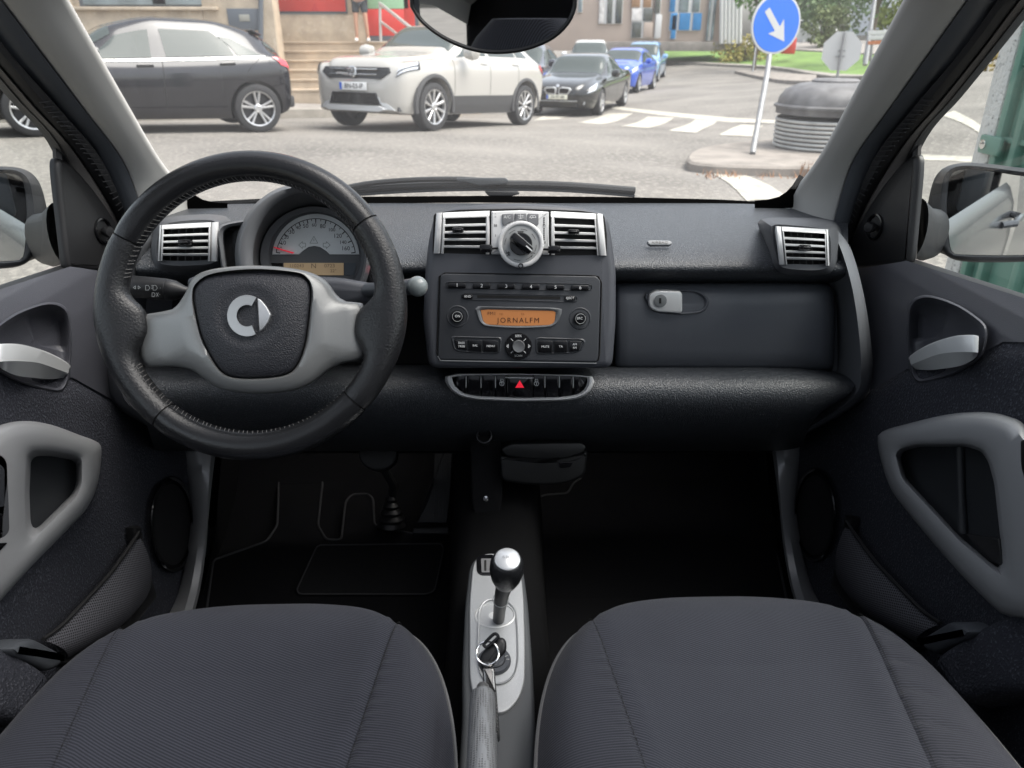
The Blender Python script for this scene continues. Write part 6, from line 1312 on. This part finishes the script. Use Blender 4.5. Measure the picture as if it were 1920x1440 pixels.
    add(mesh('mirror_cap', *loft([[ml.p(*q, -.035) for q in bk1], [ml.p(*q, -.075) for q in mix2(bk1, bk2, .6)], [ml.p(*q, -.10) for q in bk2]], True, False, True), m_car, d, ang=70))
    add(mesh('mirror_glass', [ml.p(*q, -.002) for q in Of], [tuple(range(80))], m_mirror, d, smooth=False))
    c1, c2_ = PX(1718, 428, .65), ml.p(1772, 428, -.09); add(mesh('mirror_arm', *loft([[c1.lerp(c2_, t)+V((0, .03*math.cos(q), (.045-.004*t)*math.sin(q)-.012*math.sin(math.pi*t))) for q in np.linspace(0, 2*math.pi, 20, endpoint=False)] for t in (0, .35, .7, 1)]), m_mirh, d, ang=70))
    if s < 0:
        for o in made: mirx(o.data)
    return d
door(1); door(-1)
# ================================================================ seats
def twill(name, c1, c2, rot, pitch=.0030):
    m = M(name, c1, .85, sheen=.08, spec=.2); t = m.node_tree; b = t.nodes['Principled BSDF']; L = t.links.new
    tc = t.nodes.new('ShaderNodeTexCoord'); mp_ = t.nodes.new('ShaderNodeMapping'); mp_.inputs['Rotation'].default_value = (0, 0, R(rot)); L(tc.outputs['Object'], mp_.inputs[0])
    wv = t.nodes.new('ShaderNodeTexWave'); wv.bands_direction = 'Y'; wv.inputs['Scale'].default_value = 2*math.pi/(20*pitch); wv.inputs['Distortion'].default_value = .35; wv.inputs['Detail'].default_value = 1; wv.inputs['Detail Scale'].default_value = 40
    L(mp_.outputs[0], wv.inputs['Vector']); nz = t.nodes.new('ShaderNodeTexNoise'); nz.inputs['Scale'].default_value = 9; nz.inputs['Detail'].default_value = 4; L(tc.outputs['Object'], nz.inputs['Vector'])
    mx = t.nodes.new('ShaderNodeMix'); mx.data_type = 'RGBA'; mx.inputs[6].default_value = tuple(c1)+(1,); mx.inputs[7].default_value = tuple(c2)+(1,); L(wv.outputs['Fac'], mx.inputs[0])
    m2 = t.nodes.new('ShaderNodeMix'); m2.data_type = 'RGBA'; m2.blend_type = 'MULTIPLY'; mr = t.nodes.new('ShaderNodeMapRange'); mr.inputs[3].default_value = .82; mr.inputs[4].default_value = 1.15; L(nz.outputs[0], mr.inputs[0]); L(mr.outputs[0], m2.inputs[7]); L(mx.outputs[2], m2.inputs[6]); m2.inputs[0].default_value = 1
    L(m2.outputs[2], b.inputs['Base Color']); bp = t.nodes.new('ShaderNodeBump'); bp.inputs['Strength'].default_value = .5; bp.inputs['Distance'].default_value = .0006; L(wv.outputs['Fac'], bp.inputs['Height']); L(bp.outputs[0], b.inputs['Normal'])
    return m
m_tw1 = twill('seat_twill', (.017, .018, .024), (.053, .056, .072), 24, .0028); m_tw2 = twill('bolster_twill', (.016, .017, .022), (.048, .050, .064), -8, .0028); m_tw3 = twill('bolster_twill_b', (.016, .017, .022), (.048, .050, .064), 12, .0028)
m_pipe = M('piping', (.12, .12, .122), .8)
def seat(side):
    cx = side*.262+(-.009 if side < 0 else .003); a, yc, b = .233, .36, .375; z0 = 1.3-.605
    t = thing('car_seat_assembly', 'driver seat with grey twill cushion behind the steering wheel' if side < 0 else 'passenger seat with grey twill cushion below the glovebox side', 'car seat', (cx, .35, .35), 'front seats')
    def W(y): 
        k = min(.9999, abs((y-yc)/b)); return a*(1-k**3.3)**(1/2.5)*(1+.05*max(0, (.5-y)))
    ymax = yc+b*.998
    ysamp = [yc-b*.9, .12, .2, .3]+list(np.linspace(.38, .60, 70))+[.60+(ymax-.60)*math.sin(R(90*i/34)) for i in range(1, 35)]
    def Z(x, y):
        w_ = W(y); u = abs(x)/max(w_, 1e-4); fr = max(0, (y-.60)/(ymax-.60)); z = z0-.010*(1-fr)*(1-(x/.13)**2 if abs(x) < .13 else 0)+.008*fr*(1-(x/.2)**2)
        z += .010*(1-fr)*math.exp(-((abs(x)-.17)/.05)**2)
        edge = max(0, (u-.80)/.20); z -= .030*edge**2.4
        z -= .040*fr**3.0
        return z
    seamx = lambda y: min(.128+.035*max(0, (y-.45)/.28), W(y)*.999)
    def panel(name, f0, f1, m, n=16):
        rows = []
        for y in ysamp:
            w_ = W(y); x0, x1 = f0(y), f1(y); rr = []
            for i in range(n+1):
                u = i/n; x = x0+(x1-x0)*u; z = Z(x, y); g_ = min(abs(x-f0(y)) if f0 is not wl_ else 9, abs(x-f1(y)) if f1 is not wr_ else 9); z -= .0035*math.exp(-(g_/.0018)**2)*(1 if seamx(y) < W(y)-.004 else 0)
                z += .0008*math.exp(-(g_/.018)**2)*math.sin(y*430+2*math.sin(y*61))*(1 if f0 is wl_ or f1 is wr_ else .3); z -= (.0022*max(0, math.sin(y*150+x*90))**3*math.exp(-((g_-.018)/.022)**2) if (side > 0 and f1 is wr_) else 0); rr.append(V((cx+x, y, z)))
            rows.append(rr)
        return mesh(name, *grid(rows), m, t, ang=80)
    wl_ = lambda y: -W(y); wr_ = lambda y: W(y); sl = lambda y: -seamx(y); sr = lambda y: seamx(y)
    panel('cushion_insert', sl, sr, m_tw1, 26); panel('cushion_bolster', wl_, sl, m_tw2, 14); panel('cushion_bolster', sr, wr_, m_tw3, 14)
    for k, f_ in ((0, sl), (1, sr)): 
        st_ = MB()
        for y in [q_ for q_ in np.arange(.2, ymax-.02, .006) if seamx(q_) < W(q_)-.012]: st_.add(*tube([V((cx+f_(y)+(.0022 if k else -.0022), y, Z(f_(y), y)+.0002)), V((cx+f_(y+.004)+(.0022 if k else -.0022), y+.004, Z(f_(y+.004), y+.004)+.0002))], .0004, 4))
        o = st_.build('seam_stitching', m_dark, t); o['kind'] = 'stuff'
    ring_ = [V((cx+W(y), y, Z(W(y), y))) for y in ysamp]+[V((cx-W(y), y, Z(-W(y), y))) for y in ysamp[::-1]]
    mesh('piping', *tube([p+V((0, 0, .0008)) for p in ring_], .0022, 6), m_pipe, t)
    c_ = V((cx, .35, 0)); low = [V((cx+(p.x-cx)*1.01, .35+(p.y-.35)*1.0, p.z-.05)) for p in ring_]; lo2 = [V((cx+(p.x-cx)*.93, .35+(p.y-.35)*.93, z0-.13)) for p in ring_]
    mesh('cushion_side', *loft([ring_, low, lo2], False), m_tw2, t, ang=80)
    mesh('seat_base', *bbox((cx, .32, .46), (.34, .5, .22), .03), m_black, t)
    # backrest and headrest, behind the camera
    rows = []
    for z, w_, y0 in ((.66, .20, .04), (.80, .225, -.04), (1.0, .225, -.10), (1.15, .20, -.14), (1.26, .13, -.16), (1.30, .09, -.17)):
        rows.append([V((cx+w_*math.copysign(abs(math.cos(q))**.6, math.cos(q)), y0-.06+.075*math.copysign(abs(math.sin(q))**.7, math.sin(q)), z)) for q in np.linspace(0, 2*math.pi, 24, endpoint=False)])
    mesh('backrest', *loft(rows, True, True, True), m_tw1, t)
seat(-1); seat(1)
# ================================================================ centre console between the seats
gp = PL((0, .72, 1.3-.663), (0, -.10, 1)); gc = thing('gear_console', 'satin silver gear console with ignition switch between the seats', 'console', tuple(gp.p(930, 1200)-V((0, 0, .1))))
m_gcs = M('console_side', (.075, .08, .085), .5, bump=(1300, .3, .0005, 2)); m_gsil = M('console_silver', (.42, .43, .44), .40, .3, bump=(1500, .2, .0003, 2), spk=(1300, .55, .8, (.6, .61, .62)))
plate('console_body', gp, rp([(880,1062),(890,1044),(915,1036),(955,1038),(980,1056),(990,1130),(999,1250),(1004,1350),(1002,1600),(850,1600),(866,1350),(866,1250),(872,1130)], [10,10,10,10,12,20,20,20,2,2,20,20,20]), -.22, 0, m_gcs, gc, .006, 4)
si = rp([(886,1064),(893,1045),(912,1037),(950,1038),(974,1056),(981,1110),(984,1200),(984,1280),(972,1312),(948,1336),(908,1336),(888,1310),(880,1270),(880,1130)], [10,10,10,12,14,20,20,16,14,14,14,14,20,20])
plate('silver_insert', gp, si, -.001, .004, m_gsil, gc, .002)
li = rp([(897,1140),(910,1122),(950,1122),(968,1140),(972,1180),(973,1240),(966,1268),(945,1284),(912,1282),(898,1262),(894,1230)], [12,12,14,14,20,20,14,14,14,14,20])
ring('inner_rim', gp, li, [(934+(x-934)*.90, 1200+(y-1200)*.955) for x, y in li], [(0, .004), (.2, .0065), (.7, .006), (1, .0046)], m_gsil, gc, 72)
plate('slot_frame', gp, rp([(893,1046),(900,1040),(926,1039),(926,1078),(902,1078),(894,1072)], 5), .003, .0055, m_gblack, gc, .001); plate('slot_plate', gp, rp([(902,1047),(922,1047),(922,1073),(903,1073)], 2), .005, .0062, M('slot_grey', (.2, .2, .205), .4, .3), gc, 0); plate('slot_cut', gp, rp([(908,1050),(912,1050),(912,1070),(908,1070)], 1.5), .0055, .0066, m_dark, gc, 0)
gx, gy, gm = gp.fr(927, 1157)[1:]; o = gp.p(928, 1158); mesh('lever_bowl', *lathe([(31*gm, .0045), (29*gm, .0055), (27*gm, .003), (18*gm, .002), (.0005, .006)], o, gp.n, 40, False, True, 1, 1.25), m_sil, gc)
ig = gp.p(927, 1245); gm2 = gp.fr(927, 1245)[3]
mesh('ignition_ring', *lathe([(31*gm2, .003), (31*gm2, .007), (29*gm2, .009), (21*gm2, .009), (20*gm2, .006)], ig, gp.n, 40, False, False), m_cons, gc); mesh('ignition_barrel', *lathe([(20*gm2, .005), (19.5*gm2, .010), (17*gm2, .0115), (.0005, .0115)], ig, gp.n, 36, False, True), m_cons, gc)
lines_on(gp, [[(941,1222),(944,1220)], [(947,1231),(952,1229)], [(950,1236),(955,1236)]], 1.3, .0095).build('ignition_marks', m_grey_print, gc, smooth=False, fix=False)
# gear lever
gl_ = thing('gear_lever', 'black gear lever with round silver cap on the console', 'gear lever', tuple(gp.p(935, 1162)))
b0 = gp.p(935, 1163, .002); k1 = PD(949, 1085, .855); tip = PD(953, 1046, .835); ax = (tip-k1).normalized()
pth = [V(q) for q in crv([tuple(b0), tuple(PD(937, 1140, .905)), tuple(PD(941, 1115, .878)), tuple(PD(946, 1097, .862)), tuple(k1)], 5, False)]; q = .86/FPX
mesh('shaft', *tube(pth, [12*q+(t/20)**2.2*9*q for t in range(len(pth))], 20), M('shaft_black', (.018, .018, .02), .38), gl_)
tc_ = PD(950, 1066, .838); an = (tc_+(CAM-tc_)*.35+V((0, 0, .25))-tc_).normalized(); an = V((.04, -.35, 1)).normalized()
kx = lathe([(16*q, -.034), (22*q, -.028), (28*q, -.016), (31.5*q, -.002), (31*q, .008), (28*q, .015), (25*q, .018), (23.5*q, .0185)], tc_, an, 36, True, False); mesh('knob', *kx, m_leath, gl_)
cap_ = mesh('cap', *lathe([(23.5*q, .017), (23*q, .0195), (20*q, .021), (.0005, .0225)], tc_, an, 36, False, True), M('cap_silver', (.74, .75, .75), .3, .5), gl_)
cpn = PL(tc_+an*.0227, an); c_ = (tc_+an*.0227); text('lettering', cpn, 'R N +', 952, 1044, 5.5, m_grey_print, cap_, h=.0003)
mesh('shaft_ring', *tube([pth[8]+(pth[9]-pth[8])*0+ (V((math.cos(a), math.sin(a)*.8, math.sin(a)*.5)))*15.5*q for a in np.linspace(0, 2*math.pi, 24, endpoint=False)], .0005, 5, True), m_grey_print, gl_)
# key with ring and tag
ky = thing('car_key', 'black car key in the ignition with steel ring and leather tag', 'key', tuple(ig+gp.n*.012))
kd = (gp.p(948, 1200, .03)-gp.p(905, 1250, .03)).normalized(); kn = gp.n; kc = PD(928, 1222, .80)
kpl = PL(kc, (CAM-kc).normalized()); plate('key_fob', kpl, crv([(900,1240),(903,1226),(920,1207),(935,1196),(946,1198),(950,1210),(947,1224),(932,1240),(920,1254),(906,1256)], 5), -.012, 0, m_black, ky, .005, 4)
mesh('key_blade', *bbox(ig+gp.n*.02, (.003, .009, .03), .0008), m_chrome, ky)
mesh('key_ring', *tube([kpl.p(914+21*math.cos(a), 1225+22*math.sin(a), .004+.003*math.sin(a*1)) for a in np.linspace(0, 2*math.pi, 40, endpoint=False)], .0011, 8, True), m_chrome, ky)
mesh('key_loop', *tube([kpl.p(*p_, .003) for p_ in crv([(908,1207),(926,1189),(934,1193),(931,1198),(914,1213),(908,1210)], 4)], .0018, 8, True), m_gblack, ky)
plate('tag_strap', kpl, rp([(905,1240),(924,1240),(923,1256),(906,1256)], 2), .002, .006, m_leath2, ky, .0015); plate('tag_clip', kpl, rp([(904,1252),(927,1252),(931,1296),(920,1298),(907,1292)], 3), .001, .008, M('clip_steel', (.32, .31, .30), .22, .9), ky, .003)
plate('tag_leather', kpl, rp([(921,1290),(931,1294),(938,1388),(934,1392),(928,1350)], 2), -.004, .003, m_leath, ky, .001)
lines_on(kpl, [[(931, 1318+i*7), (931.5+i*.3, 1321+i*7)] for i in range(9)], 1, .0034).build('tag_stitching', m_thr, ky, smooth=False, fix=False)
# handbrake
hbk = thing('handbrake', 'silver perforated handbrake grip between the seats', 'handbrake', tuple(PD(905, 1440, .70)))
def grip_mat():
    m = M('perforated_silver', (.3, .305, .31), .4, .5); t = m.node_tree; b = t.nodes['Principled BSDF']; tc = t.nodes.new('ShaderNodeTexCoord'); vo = t.nodes.new('ShaderNodeTexVoronoi'); vo.inputs['Scale'].default_value = 400; vo.inputs['Randomness'].default_value = .15; t.links.new(tc.outputs['Object'], vo.inputs['Vector'])
    mr = t.nodes.new('ShaderNodeMapRange'); mr.inputs[1].default_value = .25; mr.inputs[2].default_value = .45; t.links.new(vo.outputs['Distance'], mr.inputs[0]); mx = t.nodes.new('ShaderNodeMix'); mx.data_type = 'RGBA'; mx.inputs[6].default_value = (.13, .13, .135, 1); mx.inputs[7].default_value = (.27, .275, .28, 1); t.links.new(mr.outputs[0], mx.inputs[0]); t.links.new(mx.outputs[2], b.inputs['Base Color'])
    bp = t.nodes.new('ShaderNodeBump'); bp.inputs['Distance'].default_value = .001; bp.inputs['Strength'].default_value = .6; t.links.new(mr.outputs[0], bp.inputs['Height']); t.links.new(bp.outputs[0], b.inputs['Normal']); return m
h0, h1 = PD(905, 1302, .735), PD(902, 1560, .60); ax = (h1-h0).normalized(); q = .72/FPX
mesh('grip', *lathe([(20*q, 0), (23.5*q, .0015), (24.5*q, .006), (26*q, .06), (27*q, .20)], h0, ax, 28, True, True), grip_mat(), hbk); mesh('release_button', *lathe([(.0005, -.0135), (9*q, -.0125), (12*q, -.010), (13*q, .003)], h0, ax, 24, True, False), M('button_steel', (.3, .3, .3), .3, .7), hbk)
# ================================================================ footwell
def mat_(name, label, poly, pl, parent_grp):
    t = thing(name, label, 'floor mat', tuple(pl.p(*poly[0])), parent_grp); plate('carpet', pl, poly, .0, .008, m_carpet, t, .003); P = [pl.p(x, y, .009) for x, y in poly]
    mesh('edging', *tube(P, .0024, 6, True), m_edge, t); return t
fz = PL((0, 1.2, fl), (0, 0, 1)); tz = PL((0, 1.42, fl+.03), (0, -.62, .78))
pm = mat_('floor_mat', 'black passenger footwell mat with bound edge', rp([(1008,1200),(994,1060),(992,960),(1000,938),(1020,928),(1065,925),(1075,905),(1120,880),(1400,872),(1432,885),(1445,960),(1462,1060),(1490,1200)], [5,20,20,14,14,8,8,10,10,20,20,20,5]), PL((0, 1.25, fl+.012), (0, -.13, 1)), 'floor mats')
mat_('floor_mat', 'black driver footwell mat below the pedals', rp([(380,1200),(400,1050),(500,1015),(520,985),(523,900),(600,880),(605,905),(596,985),(612,1012),(640,1012),(648,940),(660,927),(690,926),(700,935),(702,985),(770,1000),(870,1000),(872,1200)], 8), PL((0, 1.25, fl+.012), (0, -.13, 1)), 'floor mats')
hp2 = PL((0, 1.25, fl+.022), (0, -.13, 1)); ped = thing('heel_pad', 'thin dark heel pad on the driver footwell mat', 'heel pad', tuple(hp2.p(690, 1110))); pp_ = rp([(595,1022),(828,1019),(832,1030),(815,1108),(800,1114),(562,1114),(556,1106)], [8,8,6,8,8,8,6]); plate('pad', hp2, pp_, 0, .004, m_carpet2, ped, .002); mesh('edging', *tube([hp2.p(x, y, .005) for x, y in pp_], .0016, 6, True), m_edge, ped)
m_ped = M('pedal_rubber', (.014, .014, .015), .6, bump=(200, .3, .001, 2))
bpd = thing('brake_pedal', 'round black brake pedal with ribbed boot below the wheel', 'pedal', tuple(PD(735, 985, 1.52))); bp_ = PL(PD(708, 852, 1.45), (0, -.8, .6)); plate('pad', bp_, ell(708, 852, 36, 30, 36), -.02, .006, m_ped, bpd, .005); mesh('arm', *tube([PD(708, 860, 1.48), PD(738, 910, 1.52), PD(735, 950, 1.55)], .009, 8), m_ped, bpd)
b0, b1 = PD(734, 930, 1.53), PD(734, 985, 1.54); ax = (b1-b0).normalized(); L_ = (b1-b0).length; pr = [(.008, 0)]
for i in range(4): pr += [(.012+.005*i, L_*(.1+.22*i)), (.010+.005*i, L_*(.2+.22*i))]
mesh('boot', *lathe(pr+[(.03, L_)], b0, ax, 24), m_black, bpd)
apd = thing('accelerator_pedal', 'long black accelerator pedal hinged at the floor', 'pedal', tuple(PD(810, 995, 1.5))); ap = PL(PD(815, 920, 1.50), (0, -.75, .66)); plate('pad', ap, rp([(818,800),(851,800),(848,860),(845,925),(840,972),(838,981),(779,981),(800,940),(812,900)], 3), -.012, .004, m_ped, apd, .003); plate('hinge', ap, rp([(774,990),(841,988),(841,1001),(774,1001)], 2), -.01, .006, m_ped, apd, .002)
for i in range(6): plate('tread_rib', ap, [(816+i*4.2,835),(817.5+i*4.2,835),(813+i*4.6,970),(811.5+i*4.6,970)], .004, .0055, m_ped, apd, 0)
ub = thing('under_dash_box', 'small black storage box hanging under the dashboard centre', 'storage box', tuple(PD(1018, 905, 1.22))); up_ = PL(PD(1018, 870, 1.22), (0, -.95, .3)); m_box = M('box_black', (.007, .0075, .008), .45)
plate('box_body', up_, crv([(938,858),(950,856),(1020,862),(1075,858),(1100,846),(1100,870),(1094,892),(1065,906),(1020,911),(965,907),(942,900),(938,880)], 5), -.09, 0, m_box, ub, .006, 4); plate('box_lid', up_, rp([(938,842),(960,832),(1090,830),(1101,838),(1095,850),(1060,860),(1010,862),(948,856)], 8), -.08, .003, m_box, ub, .003); plate('box_catch', up_, rp([(1048,866),(1075,866),(1070,876),(1050,878)], 3), -.002, .003, m_gblack, ub, .001)
ps = thing('power_socket', 'round power socket with chrome rim on the tunnel under the dashboard', 'socket', tuple(PD(908, 820, 1.2))); a = PD(908, 818, 1.19); mesh('rim', *lathe([(.0125, 0), (.0125, .004), (.011, .005), (.0105, .0)], a, (0, -.7, .7), 28, False, False), m_rimd, ps); mesh('well', *lathe([(.0105, .001), (.0105, -.02), (.0005, -.02)], a, (0, -.7, .7), 24, False, True), m_dark, ps)
tp2 = PL(PD(908, 890, 1.24), (0, -.9, .42)); tnp = thing('tunnel_cover', 'black tunnel cover below the radio tower', 'cover', tuple(tp2.p(910, 1000))); plate('cover', tp2, rp([(880,800),(940,800),(942,930),(938,965),(888,965),(884,930)], 6), -.05, 0, m_carpet, tnp, .004); mesh('screw', *lathe([(.005, 0), (.0045, .0015), (.0005, .002)], tp2.p(911, 935), tp2.n, 16), m_chrome, tnp)
